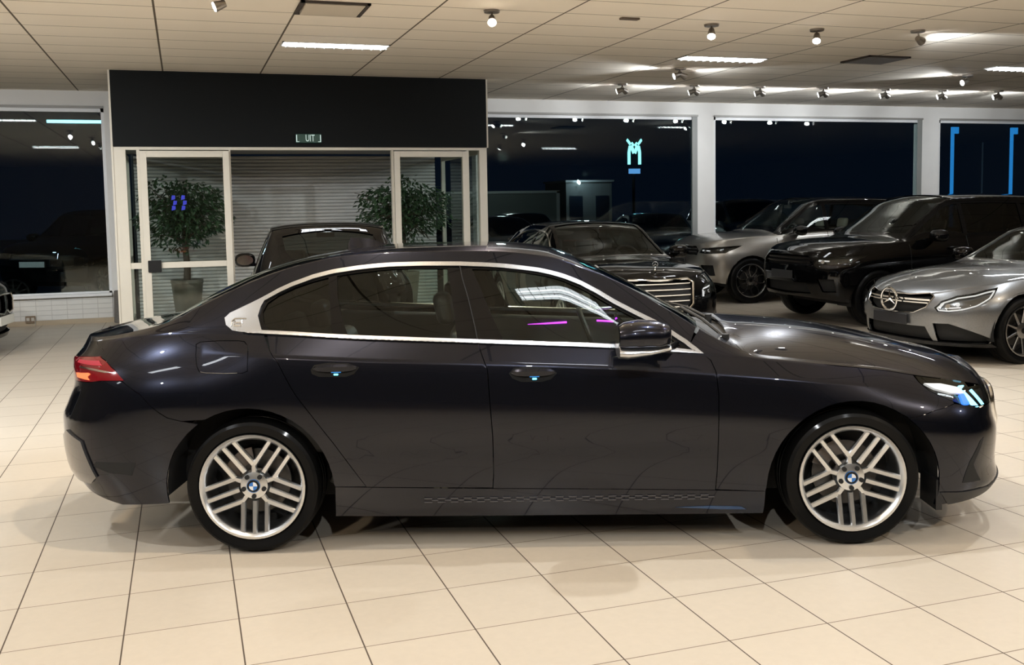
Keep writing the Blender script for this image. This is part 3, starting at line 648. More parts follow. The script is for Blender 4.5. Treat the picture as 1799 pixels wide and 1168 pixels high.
    if gr:
        patch(S,gr,side=0,off=-.05,flange=-.05,step=.06).build('grille_backing',M_DARK,root)
        rim=[S(*q) for q in fp(smooth_poly([p for p in cfg['grille'] if 1],1))]
        rr=MB(); loop=[p for p in rim]+[(p[0],-p[1],p[2]) for p in rim[::-1] if abs(p[1])>.004]
        rr.tube([(p[0]+.004,p[1],p[2]) for p in loop],cfg.get('gr_r',.010),7,True); rr.build('grille_surround',cfg.get('gr_m',M_CHROME),root)
        for z,yw,hh,mm in cfg.get('bars',[]):
            n=14; ys=[-yw+2*yw*i/n for i in range(n+1)]
            pt=[]
            for y in ys:
                q=S(*fp([(min(-abs(y),-1e-4),z)])[0]); pt.append((q[0],y,z))
            bb=MB()
            bb.loft([[(p[0]-.03,p[1],p[2]-hh),(p[0]-.012,p[1],p[2]-hh),(p[0]-.006,p[1],p[2]+hh),(p[0]-.03,p[1],p[2]+hh)] for p in pt]); bb.build('grille_bar',mm,root)
    if cfg.get('star'):
        z,r=cfg['star']; q=S(*fp([(-1e-4,z)])[0]); e=MB(); c=(q[0]+.034,0,z)
        e.tube([(c[0],r*math.cos(i*PI/16),z+r*math.sin(i*PI/16)) for i in range(32)],r*.11,8,True)
        for k in range(3):
            a=PI/2+k*2*PI/3; e.loft([[(c[0]-.006,r*.13*math.cos(a+PI/2),z+r*.13*math.sin(a+PI/2)),(c[0]+.010,0,z),(c[0]-.006,-r*.13*math.cos(a+PI/2),z-r*.13*math.sin(a+PI/2))],[(c[0]-.004,r*.95*math.cos(a)+.002,z+r*.95*math.sin(a)),(c[0]+.002,r*.95*math.cos(a),z+r*.95*math.sin(a)+.001),(c[0]-.004,r*.95*math.cos(a)-.002,z+r*.95*math.sin(a))]])
        e.build('emblem',M_CHROME,root,angle=20)
    if cfg.get('hood_star'):
        x,z=cfg['hood_star']; e=MB(); e.cyl((x,0,z-.02),(x,0,z+.02),.012,.006); e.tube([(x,.032*math.cos(i*PI/12),z+.052+.032*math.sin(i*PI/12)) for i in range(24)],.0035,6,True)
        for k in range(3):
            a=PI/2+k*2*PI/3; e.cyl((x,0,z+.052),(x,.031*math.cos(a),z+.052+.031*math.sin(a)),.005,.002,n=6)
        e.build('bonnet_emblem',M_CHROME,root)
    if cfg.get('plate'):
        z,mm=cfg['plate']; q=S(*fp([(-.05,z)])[0]); e=MB(); e.box(q[0]+.005,-.26,z-.055,q[0]+.022,.26,z+.055); e.build('number_plate',mm,root,bevel=.004)
    for q in cfg.get('splitter',[]): patch(S,q if isinstance(q[0],tuple) and 0 else fp(q),side=0,off=.012,flange=.02).build('splitter',M_GLOSSBLK,root)
    # chassis, housings, wheels
    m=MB(); zb=S.zbot(0); m.box(-ax-.4,-.6,zb-.02,ax+.35,.6,zb+.1); m.box(-ax+ar+.04,-.85,zb-.02,ax-ar-.04,.85,zb+.06); m.build('floorpan',M_DARK,root)
    for x in (-ax,ax):
        for sd in (-1,1):
            m=MB(); k=0; m.lathe([(.0,.0),(ar+.015,.0),(ar+.015,.32)],c=(x,g['tr']-.22,zh),ax='Y',n=20,arc=PI*1.15,a0=-PI*.075)
            if sd<0: m.v[k:]=[(p[0],-p[1],p[2]) for p in m.v[k:]]
            m.build('wheel_housing',M_DARK,root)
    for x in (ax,-ax):
        for sd in (-1,1): wheel(root,x,g['tr'],g['R'],g['R'],g['rim'],cfg['wheel'],cfg.get('rim_m',M_RIM),sd,a0=cfg.get('wa',.3),emblem=True,brake=x>0,detail=False,w=.25)
    # cabin
    zf=S.zbot(0)+.12; zbl=S.zbelt(0)
    m=MB(); m.box(-1.9 if geo!='hat' else -1.5,-.74,zf,.85,.74,zf+.05); m.box(x1-.42,-.70,zbl-.33,x1-.10,.70,zbl-.03)
    for sd in (-1,1): m.box(-1.6 if geo!='hat' else -1.3,sd*.80-.02,zf,.7,sd*.80+.02,zbl-.06)
    m.box((-1.9 if geo!='hat' else -1.6),-.7,zf,(-1.55 if geo!='hat' else -1.4),.7,zbl-.05)
    m.build('cabin_trim',M_TRIM,root)
    sm=cfg.get('seat',M_SEAT)
    for sd in (-1,1): seat(root,-.32+cfg.get('sx',0),sd*.37,zbl-.50,sm,.25,.55)
    if geo!='cpe' : seat(root,-1.10+cfg.get('sx',0),0,zbl-.46,sm,.62,.45,bench=True)
    steering(root,x1-.55,.37,zbl-.03)
    m=MB(); m.obox((x0+.16,0,S.zc(x0+.16)-.10),(1,0,0),(0,1,0),(0,0,1),.012,.11,.03); m.cyl((x0+.15,0,S.zc(x0+.16)-.08),(x0+.13,0,S.zc(x0+.13)-.01),.012); m.build('cabin_mirror',M_BLACK,root)
    return root,S
# ---------------------------------------------------------------- the hall
YW=16.58; H=3.59; YP=14.10
def n_(t,k,**kw):
    n=t.nodes.new(k)
    for a,v in kw.items(): setattr(n,a,v)
    return n
def tiled(name,sx,sy,ox,oy,mort_x,mort_y,col,mcol,rough,coat=0,var=.06,noise_s=3.0,speck=.05,bump=.002,metal=0,mcol2=None):
    """rectangular tiles with joints; mort_x, mort_y joint widths in metres"""
    m,t,b=nt_new(name)
    tc=n_(t,'ShaderNodeTexCoord'); sep=n_(t,'ShaderNodeSeparateXYZ'); t.links.new(tc.outputs['Object'],sep.inputs[0])
    def M(op,a,b2=None,c=None):
        n=n_(t,'ShaderNodeMath',operation=op)
        for i,v in enumerate((a,b2,c)):
            if v is None: continue
            if isinstance(v,(int,float)): n.inputs[i].default_value=v
            else: t.links.new(v,n.inputs[i])
        return n.outputs[0]
    fr=[];ids=[]
    for o,s,of,mo in ((sep.outputs['X'],sx,ox,mort_x),(sep.outputs['Y'],sy,oy,mort_y)):
        u=M('DIVIDE',M('SUBTRACT',o,of),s); f=M('FRACT',u); ids.append(M('FLOOR',u))
        d=M('MINIMUM',f,M('SUBTRACT',1.0,f)); fr.append(M('LESS_THAN',d,mo/2/s))
    joint=M('MAXIMUM',fr[0],fr[1])
    cx=n_(t,'ShaderNodeCombineXYZ'); t.links.new(ids[0],cx.inputs[0]); t.links.new(ids[1],cx.inputs[1])
    wn=n_(t,'ShaderNodeTexWhiteNoise',noise_dimensions='3D'); t.links.new(cx.outputs[0],wn.inputs['Vector'])
    no=n_(t,'ShaderNodeTexNoise'); no.inputs['Scale'].default_value=noise_s; no.inputs['Detail'].default_value=6; no.inputs['Roughness'].default_value=.6
    ad=n_(t,'ShaderNodeVectorMath',operation='ADD'); sc_=n_(t,'ShaderNodeVectorMath',operation='SCALE'); sc_.inputs['Scale'].default_value=7; t.links.new(wn.outputs['Color'],sc_.inputs[0])
    t.links.new(tc.outputs['Object'],ad.inputs[0]); t.links.new(sc_.outputs[0],ad.inputs[1]); t.links.new(ad.outputs[0],no.inputs['Vector'])
    v=M('ADD',M('MULTIPLY',M('SUBTRACT',wn.outputs['Value'],.5),var),M('MULTIPLY',M('SUBTRACT',no.outputs['Fac'],.5),speck*4))
    v=M('ADD',v,1.0)
    cs=n_(t,'ShaderNodeVectorMath',operation='SCALE'); cs.inputs[0].default_value=col; t.links.new(v,cs.inputs['Scale'])
    mx=n_(t,'ShaderNodeMix',data_type='RGBA'); t.links.new(joint,mx.inputs['Factor']); t.links.new(cs.outputs[0],mx.inputs[6])
    mx.inputs[7].default_value=(*mcol,1)
    if mcol2:
        m2=n_(t,'ShaderNodeMix',data_type='RGBA'); t.links.new(fr[0],m2.inputs['Factor']); m2.inputs[6].default_value=(*mcol2,1); m2.inputs[7].default_value=(*mcol,1); t.links.new(m2.outputs[2],mx.inputs[7])
    t.links.new(mx.outputs[2],b.inputs['Base Color'])
    rr=M('ADD',M('MULTIPLY',joint,.4),M('ADD',rough,M('MULTIPLY',M('SUBTRACT',no.outputs['Fac'],.5),.03))); t.links.new(rr,b.inputs['Roughness'])
    bp=n_(t,'ShaderNodeBump'); bp.inputs['Distance'].default_value=bump; bp.inputs['Strength'].default_value=.6; t.links.new(M('SUBTRACT',1.0,joint),bp.inputs['Height']); t.links.new(bp.outputs[0],b.inputs['Normal'])
    b.inputs['Coat Weight'].default_value=coat; b.inputs['Coat Roughness'].default_value=.12; b.inputs['Specular IOR Level'].default_value=.45
    MATS[name]=m; return m
M_FLOOR=tiled('beige ceramic floor tiles',.4544,.4562,-.754,4.650,.006,.005,(.52,.455,.37),(.07,.05,.035),.305,coat=.0,var=.05,noise_s=24,speck=.034,mcol2=(.16,.12,.08))
M_CEIL=tiled('cream ceiling panels',1.2665,.606,-1.4425,9.703,.020,.014,(.90,.835,.735),(.12,.10,.075),.8,var=.02,noise_s=2,speck=.015,bump=.004,mcol2=(.18,.15,.11))
M_WALLW=mat('white painted wall',(.78,.77,.75),.6,noise=(3,.94,1.04)); M_FRAMEC=mat('cream powder coated aluminium',(.70,.66,.57),.4,noise=(8,.95,1.03))
M_FRAMEW=mat('white window frame',(.78,.79,.80),.35); M_FASC=mat('black fascia board',(.006,.0075,.0085),.65,spec=.15)
M_GFRAME=mat('grey window reveal',(.26,.27,.26),.5)
b=MB(); b.box(-12,-9,-.10,26,YW+.3,0); struct(b.build('floor',M_FLOOR,smooth=False))
b=MB(); b.box(-12,-9,H,26,YW+.3,H+.1); struct(b.build('ceiling',M_CEIL,smooth=False))
for nm,bx in (('wall_south',(-12,-9.2,0,26,-9,H)),('wall_west',(-12.2,-9,0,-12,YW,H)),('wall_east',(26,-9,0,26.2,YW,H))):
    b=MB(); b.box(*bx); struct(b.build(nm,mat('plain hall wall',(.26,.24,.21),.7,noise=(1.5,.85,1.1)),smooth=False))
# back wall: low brick base, head band, piers
M_BRICKW=tiled('white painted brick',.22,.075,0,0,.008,.008,(.66,.65,.62),(.50,.49,.47),.55,var=.03,noise_s=9,speck=.03,bump=.006)
def wallmat_xz(m):  # map the brick pattern to the upright face
    t=m.node_tree; tc=[x for x in t.nodes if x.type=='TEX_COORD'][0]; sp_=[x for x in t.nodes if x.type=='SEPXYZ'][0]
    for l in list(t.links):
        if l.from_node==sp_ and l.from_socket.name=='Y': to=l.to_socket; t.links.remove(l); t.links.new(sp_.outputs['Z'],to)
wallmat_xz(M_BRICKW)
b=MB()
b.box(-12,YW,3.33,-.95,YW+.25,H); b.box(4.9,YW,3.33,26,YW+.25,H); b.box(-1.10,YW,0,-.84,YW+.25,3.33); b.box(-6.75,YW,0,-6.4,YW+.25,3.33); b.box(-12,YW,0,-11.6,YW+.25,3.33)
b.box(9.27,YW,0,9.62,YW+.25,3.33); b.box(14.47,YW,0,14.90,YW+.25,3.33); b.box(20.0,YW,0,20.4,YW+.25,3.33); b.box(4.9,YW,0,5.0,YW+.25,3.33)
struct(b.build('wall_back',M_WALLW,smooth=False))
b=MB(); b.box(-12,YW-.02,0,-1.10,YW+.25,.42); b.box(5.0,YW-.02,0,9.27,YW+.25,.42); b.box(9.62,YW-.02,0,14.47,YW+.25,.42); b.box(14.9,YW-.02,0,26,YW+.25,.42)
struct(b.build('wall_back_base',M_BRICKW,smooth=False))
b=MB(); b.box(-12,YW-.035,0,-.9,YW-.0205,.075); struct(b.build('baseboard_back',mat('beige skirting tile',(.42,.34,.24),.4),smooth=False))
G_WIN=glass('double glazed pane',(.80,.86,.86),.05); G_DOOR=glass('door glass',(.80,.87,.84),.055)
wins=[(-6.4,-1.10),(-11.6,-6.75),(5.0,9.27),(9.62,14.47),(14.9,20.0)]
for i,(x0,x1) in enumerate(wins):
    f=MB()
    for a,bb in ((x0,x0+.045),(x1-.045,x1)): f.box(a,YW+.02,.42,bb,YW+.10,3.33)
    f.box(x0,YW+.02,3.27,x1,YW+.10,3.33); f.box(x0,YW+.02,.42,x1,YW+.10,.49)
    fo=struct(f.build('window_%d'%(i+1),M_FRAMEW,smooth=False))
    g=MB(); g.add([(x0+.03,YW+.06,.47),(x1-.03,YW+.06,.47),(x1-.03,YW+.06,3.29),(x0+.03,YW+.06,3.29)],[(0,1,2,3)]); g.build('outer_pane',G_WIN,fo,smooth=False)
    g=MB(); g.add([(x0+.03,YW+.04,.47),(x1-.03,YW+.036,.47),(x1-.03,YW+.040,3.29),(x0+.03,YW+.044,3.29)],[(0,1,2,3)]); g.build('inner_pane',G_WIN,fo,smooth=False)
    g=MB(); g.box(x0-.0,YW-.10,.42,x1,YW+.02,.465); g.build('window_sill',M_FRAMEW,fo,bevel=.006)
    if i>1: g=MB(); g.box(x1-.16,YW+.0,.465,x1-.0,YW+.03,3.33) if 0 else g.box(x1-.11,YW-.0,.465,x1,YW+.02,3.33); g.build('reveal',M_GFRAME,fo,smooth=False)
    g=MB(); g.box(x0,YW-.03,3.325,x1,YW+.03,3.36); g.build('blind_rail',mat('grey blind rail',(.30,.29,.27),.4),fo,smooth=False)
# the draught lobby with its black fascia
b=MB(); b.box(-.84,YP-.03,2.587,4.335,YP+.10,H); fas=tag(b.build('fascia_panel',M_FASC,bevel=.004),'wide matt black fascia board above the glass entrance','fascia')
b=MB(); b.box(-.865,YP-.02,0,-.841,YP+.10,H); b.build('edge_trim',M_FRAMEC,fas,smooth=False); b=MB(); b.box(4.336,YP-.02,2.585,4.36,YP+.10,H); b.build('edge_trim',M_FRAMEC,fas,smooth=False)
b=MB(); b.box(-.84,YP+.10,2.62,4.335,YW,2.68); struct(b.build('ceiling_lobby',mat('lobby soffit',(.25,.25,.24),.6),smooth=False))
ex=thing('exit_sign','small dark green UIT exit sign mounted on the black fascia','sign',(1.715,YP-.03,2.705))
b=MB(); b.box(-.178,-.03,-.062,.178,0,.062); b.build('sign_body',mat('dark green sign',(.006,.05,.038),.35,emit=(.0,.25,.18),es=.015),ex,bevel=.004)
text('lettering','UIT',.135,emis('pale sign letters',(.75,.95,.88),.55),ex,(0.02,-.031,-.0),(PI/2,0,0),sx=.62)
for s in (-1,1):
    b=MB(); b.box(s*.165-.006,-.034,-.05,s*.165+.006,-.03,.05); b.box(min(s*.158,s*.13),-.034,-.05,max(s*.158,s*.13),-.03,-.042)
    b.build('sign_bracket',emis('pale sign letters',(.75,.95,.88),.55),ex,smooth=False)
fr=thing('entrance_frame','cream aluminium frame of the glass entrance lobby under the black fascia','frame',(0,0,0))
b=MB()
b.box(-.84,YP-.01,2.546,4.335,YP+.09,2.585); b.box(-.84,YP-.01,0,-.69,YP+.09,2.545); b.box(4.22,YP-.01,0,4.335,YP+.09,2.545); b.box(-.575,YP,.0,-.535,YP+.08,2.545) if 0 else None
b.box(-.689,YP+.001,.955,-.556,YP+.08,1.035); b.box(-.689,YP+.001,0,-.556,YP+.08,.10); b.box(-.555,YP,0,-.515,YP+.08,2.545); b.box(2.895,YP,0,2.925,YP+.08,2.545); b.box(4.03,YP,0,4.06,YP+.08,2.545); b.box(.632,YP,0,.655,YP+.08,2.545)
b.build('front_frame',M_FRAMEC,fr,smooth=False)
for sx in (-.84,4.25):
    b=MB()
    for y in (YP+.09,YP+1.1,YW-.07): b.box(sx+.011,y,0,sx+.075,y+.06,2.58)
    b.box(sx+.012,YP+.151,2.50,sx+.074,YW-.07,2.579); b.box(sx+.01,YP+.09,0,sx+.075,YW,.12); b.box(sx+.01,YP+.09,.955,sx+.075,YW,1.035); b.build('side_frame',M_FRAMEC,fr,smooth=False)
    b=MB(); b.add([(sx+.04,YP+.1,.1),(sx+.04,YW,.1),(sx+.04,YW,2.55),(sx+.04,YP+.1,2.55)],[(0,1,2,3)]); b.build('side_pane',G_DOOR,fr,smooth=False)
b=MB(); b.add([(-.69,YP+.04,.1),(-.55,YP+.04,.1),(-.55,YP+.04,2.545),(-.69,YP+.04,2.545)],[(0,1,2,3)]); b.build('narrow_pane',G_DOOR,fr,smooth=False); b=MB(); b.add([(4.06,YP+.04,.1),(4.22,YP+.04,.1),(4.22,YP+.04,2.545),(4.06,YP+.04,2.545)],[(0,1,2,3)]); b.build('narrow_pane',G_DOOR,fr,smooth=False)
def leaf(name,label,x0,x1,lock):
    d=thing(name,label,'door',((x0+x1)/2,YP-.03,0)); w=(x1-x0)/2; st=.085
    b=MB(); b.box(-w,-.025,.02,-w+st,.025,2.53); b.box(w-st,-.025,.02,w,.025,2.53); q=w-st-.0005; b.box(-q,-.024,2.53-.085,q,.025,2.53); b.box(-q,-.024,.02,q,.025,.16)
    b.box(-q,-.024,.955,q,.025,1.035) if lock else None
    b.build('door_frame',M_FRAMEC,d,bevel=.003)
    b=MB(); b.add([(-w+.05,0,.1),(w-.05,0,.1),(w-.05,.0,2.5),(-w+.05,0,2.5)],[(0,1,2,3)]); b.build('glass_pane',G_DOOR,d,smooth=False)
    if lock:
        b=MB(); b.box(-w+.045,-.06,.905,-w+.215,-.024,1.065); b.build('lock_box',M_DARK,d,bevel=.008)
        for px in (-.20,-.075):   # two worn blue stickers on the pane
            b=MB(); 
            for i in range(3): b.prism([(0,0),(.05,.01),(.055,.06),(.01,.065)],(px+.02*(i%2),-.009,1.87-.07*i),(1,0,0),(0,0,1),(0,-.003,0))
            b.build('blue_sticker',mat('blue film',(.01,.02,.45),.4,emit=(.02,.04,.9),es=.05),d,smooth=False)
    return d
leaf('entrance_door','left cream-framed glass door with black lock box, ficus behind it',-.515,.632,True)
leaf('entrance_door','right cream-framed glass door of the lobby beside the dark window',2.925,4.03,False)
# roller shutter
b=MB()
for i in range(46):
    z=.02+i*.056; b.prism([(0,0),(-.018,.010),(-.022,.028),(-.016,.046),(0,.054)],(-.70,YW-.02,z),(0,1,0),(0,0,1),(4.85,0,0))
tag(b.build('roller_shutter',mat('grey steel slats',(.62,.61,.60),.5,.1),angle=20),'closed grey roller shutter with horizontal slats behind the entrance','shutter')
# skirting socket, speckled corner post
so=thing('floor_socket','small brown double socket fixed low on the white brick base','socket',(-2.28,YW-.06,.10))
b=MB(); b.box(-.07,0,-.055,.07,.025,.055); b.build('socket_plate',mat('brown plastic',(.20,.14,.09),.5),so,bevel=.006)
b=MB(); b.box(-.055,-.012,-.02,-.01,.0,.03); b.box(.012,-.012,-.02,.055,0,.03); b.box(.06,-.004,-.098,.068,.004,.0); b.build('plugs',mat('pale plastic',(.5,.47,.42),.5),so,bevel=.003)
b=MB(); b.cyl((-1.0,YW-.12,0),(-1.0,YW-.12,.50),.085,.07,n=20); tag(b.build('doorstop_roll',mat('grey speckled felt',(.13,.12,.11),.9,noise=(90,.4,1.7)),bevel=.01),'short rolled grey mat standing between window and entrance','mat')
# ---------------------------------------------------------------- plants
def ficus(loc,label,seed,h=1.95,sp_=.62):
    rnd=random.Random(seed)
    r=thing('potted_ficus',label,'plant',(loc[0],loc[1],0),0)
    b=MB(); b.lathe([(0,.01),(.155,.0),(.165,.02),(.228,.64),(.235,.65),(.235,.70),(.212,.70),(.205,.62),(0,.62)],n=40); b.build('pot',mat('grey-brown planter',(.17,.16,.13),.5,noise=(6,.9,1.1)),r)
    b=MB(); b.lathe([(0,.64),(.12,.645),(.206,.63)],n=24); b.build('soil',mat('potting soil',(.035,.025,.018),.9,noise=(60,.5,1.6)),r)
    b=MB(); P=[Vector((0,0,.62)),Vector((.012,.01,.9)),Vector((-.01,0,1.25)),Vector((.01,0,1.55))]; b.tube(P,.045,10,rad=[.055,.048,.042,.036])
    tips=[]
    for i in range(16):
        a=i*2.4; l=rnd.uniform(.3,.62)*sp_/.62; p0=Vector((0,0,rnd.uniform(1.25,1.6))); p1=p0+Vector((math.cos(a)*l*.5,math.sin(a)*l*.5,rnd.uniform(.05,.3))); p2=p0+Vector((math.cos(a)*l,math.sin(a)*l,rnd.uniform(-.1,.55)))
        b.tube([p0,p1,p2],.01,6,rad=[.018,.011,.004]); tips+=[p1,p2,(p1+p2)/2]
    b.build('trunk',mat('ficus bark',(.10,.075,.055),.8,noise=(25,.6,1.3)),r)
    v=[];f=[]
    def leaf_(c,d,n,L,W):
        d=d.normalized(); s=d.cross(n).normalized(); n=s.cross(d); k=len(v)
        v.extend([c,c+d*L*.35+s*W*.5-n*.004,c+d*L*.35-s*W*.5-n*.004,c+d*L*.75+s*W*.33-n*.010,c+d*L*.75-s*W*.33-n*.010,c+d*L-n*.022,c+d*L*.5+n*.006])
        f.extend([(k,k+1,k+6),(k,k+6,k+2),(k+1,k+3,k+6),(k+6,k+4,k+2),(k+3,k+5,k+6),(k+6,k+5,k+4)])
    cen=Vector((0,0,1.68))
    n=0
    while n<2500:
        u=Vector((rnd.gauss(0,1),rnd.gauss(0,1),rnd.gauss(0,1))).normalized(); rr=rnd.random()**.45
        lump=1+.20*math.sin(3.1*u.x+seed)*math.cos(4*u.y+seed*2)+.12*math.sin(7*u.z+seed)
        p=cen+Vector((u.x*sp_*rr*lump,u.y*sp_*rr*lump,u.z*.52*rr*lump))
        if p.z<1.08: continue
        d=Vector((u.x+rnd.uniform(-.7,.7),u.y+rnd.uniform(-.7,.7),rnd.uniform(-.9,.4)))
        leaf_(p,d,Vector((rnd.uniform(-.5,.5),rnd.uniform(-.5,.5),1)),rnd.uniform(.07,.115),rnd.uniform(.034,.052)); n+=1
    b=MB(); b.add(v,f); b.build('foliage',mat('ficus leaves',(.032,.07,.03),.38,noise=(14,.5,1.7),coat=.2),r,smooth=False,fix=False)
ficus((.02,15.45),'leafy ficus in a tall grey-brown pot behind the left glass door',3,sp_=.66)
ficus((3.32,15.35),'leafy ficus in the lobby behind the right glass door',11,sp_=.78)
# ---------------------------------------------------------------- ceiling fittings
def luminaire(x,y,label,lit=1.0,p=30):
    r=thing('ceiling_luminaire',label,'ceiling light',(x,y,H),0,'louvred ceiling luminaires')
    L,W=.61,.145
    b=MB(); b.box(-L,-W,-.012,L,-W+.018,.0); b.box(-L,W-.018,-.012,L,W,0); b.box(-L,-W,-.012,-L+.018,W,0); b.box(L-.018,-W,-.012,L,W,0); b.build('lamp_frame',M_FRAMEW,r,smooth=False)
    b=MB(); b.add([(-L+.018,-W+.018,-.004),(-L+.018,W-.018,-.004),(L-.018,W-.018,-.004),(L-.018,-W+.018,-.004)],[(0,1,2,3)]); b.build('reflector',emis('luminaire reflector',(.92,.96,1),10*lit),r,smooth=False,fix=False)
    for yy in (-.06,.06): b=MB(); b.cyl((-L+.04,yy,-.016),(L-.04,yy,-.016),.010,n=8); b.build('lamp_tube',emis('luminaire tube',(.95,.98,1),22*lit,False),r)
    b=MB()
    for i in range(11): xx=-L+.06+i*.109; b.box(xx,-W+.018,-.034,xx+.005,W-.018,-.005)
    b.box(-L+.018,-.004,-.034,L-.018,.004,-.022); b.build('louvre',mat('louvre metal',(.7,.71,.72),.3,.7),r,smooth=False)
    return r
for x,y,l in ((1.74,11.47,'louvred white luminaire over the black hatchback'),(6.77,11.45,'louvred luminaire over the black saloon, brightest lit on the ceiling'),(11.75,11.4,'louvred luminaire near the right edge above the black off-roader')):
    luminaire(x,y,l,1.05,LUM_P)
for ix,x in enumerate((-8.4,-3.3,1.74,6.77,11.8)):
    for iy,y in enumerate((2.98,)): luminaire(x,y,'unseen louvred luminaire over the %s floor, %s of its row'%('near',('first','second','third','fourth','fifth')[ix]),1,LUM_P)  # row out of view, added for brightness; the third matches the window reflection
luminaire(-3.3,11.47,'unseen added luminaire left of the entrance, over the black nose',1,LUM_P)  # out of view, added to light the left of the hall
# cassette vents
def cassette(x,y,w,d,label,dark):
    r=thing('air_cassette',label,'ceiling vent',(x,y,H)); 
    b=MB()
    for q in ((-w,-d,w,-d+.035),(-w,d-.035,w,d),(-w,-d,-w+.035,d),(w-.035,-d,w,d)): b.box(q[0],q[1],-.02,q[2],q[3],.0)
    b.build('vent_frame',mat('dark vent slot',(.05,.04,.035),.6),r,smooth=False)
    b=MB(); b.box(-w+.045,-d+.045,-.028,w-.045,d-.045,-.004); b.build('vent_panel',mat('grey vent panel',(.22,.22,.23),.5) if dark else mat('cream vent panel',(.62,.56,.47),.6),r,bevel=.006)
cassette(1.40,9.38,.315,.30,'cream air cassette with dark slots, above the entrance at the top edge',False)
cassette(8.87,11.07,.33,.30,'grey air cassette on the right part of the ceiling',True)
b=MB(); b.box(4.26,9.14,H-.02,4.46,9.21,H); tag(b.build('smoke_sensor',mat('brown sensor',(.14,.11,.09),.5),bevel=.004),'tiny dark sensor bar on the ceiling panels','sensor')
M_SPOT=mat('spot housing',(.33,.30,.27),.35,.7); M_LENS=emis('spot lens',(1,.98,.94),26,False)
M_LENSW=emis('warm spot lens',(1,.88,.66),26,False)
def spot(x,y,aims,label,group,power=60,ang=75,col=COOL,z=H,lens=None,size=1.0):
    r=thing('ceiling_spotlight',label,'spotlight',(x,y,H),0,group)
    b=MB(); b.cyl((0,0,-.022),(0,0,0),.075,.08,n=20); b.build('base_plate',M_SPOT,r)
    for i,a in enumerate(aims):
        d=Vector(a).normalized(); c=Vector((d.x*.05,d.y*.05,-.10)); 
        b=MB(); b.cyl((0,0,-.02),c,.010,n=8); b.build('arm',M_SPOT,r)
        b=MB(); b.cyl(c-d*.055,c+d*.045,.030,.048,n=18); hd=b.build('lamp_head',M_SPOT,r)
        b=MB(); b.cyl(c+d*.046,c+d*.050,.040,.040,n=18); b.build('lens',lens or M_LENS,hd)
        w_=Vector((x,y,H))+c+d*.075
        spot_light(w_,w_+d,power*SPOT_P,ang,col,.03,.5)
grp='swivel spotlights on the ceiling'
spot(.42,9.0,[(-.9,-.1,-.35)],'single spotlight turned to the left at the top edge, left of the air cassette',grp,60,80)
spot(2.89,9.14,[(-.22,-.72,-.60)],'warm glowing spotlight pointing straight at the viewer near the top centre',grp,150,105,WARM,lens=M_LENSW)
spot(5.37,9.3,[(-.35,-.55,-.85)],'bright spotlight above the black saloon bonnet, first of the right pair',grp,110,105)
spot(6.67,9.29,[(-.40,-.50,-.85)],'bright spotlight of the right pair, nearer the air cassette',grp,110,105)
spot(7.86,9.1,[(.85,.35,-.25)],'spotlight turned to the right, washing a white streak on the ceiling',grp,60,80)
spot(6.66,12.39,[(-.85,.2,-.3),(.85,.2,-.3)],'twin spotlight just behind the brightest luminaire',grp,22,100)
spot(11.51,12.23,[(-.9,.1,-.28)],'spotlight with a leftward glow above the black off-roader roof',grp,25,100)
for i,(x,y) in enumerate(((6.62,14.2),(7.87,14.17),(9.06,14.12),(10.25,14.07),(11.47,14.03),(12.65,14.0),(13.73,13.85))):
    spot(x,y,[(-.80,.50,-.28),(.80,.50,-.28)],'twin spotlight in the row along the window wall, number %s from the entrance'%('one two three four five six seven'.split()[i]),'row of twin spotlights by the windows',24 if i else 7,95)
for i,x in enumerate((-2.35,-4.8,-7.2)):  # extra lamps beyond the left edge, added to brighten floor and wall
    spot(x,8.9,[(.1,.55,-.8)],'unseen added spotlight over the floor before the left window, %s from the entrance'%('first','second','third')[i],grp,110,130)
for iy,y in enumerate((6.9,4.7,.6)):  # downlights out of view, added for brightness; middle row set from the mirror's shadow
    for ix,x in enumerate((-5.4,-2.05,.42,2.89,5.37,9.2)):
        spot(x,y,[((.25 if x<2 else -.25),(.45,.0,.30,.4)[iy],-.9)],'unseen downward spotlight over the near hall floor, row %s from the entrance side, place %s'%('one two three four'.split()[iy],'one two three four five six seven eight nine'.split()[ix]),grp,(50,54,62)[iy],125,WARM if (ix+iy)%3==0 else COOL)
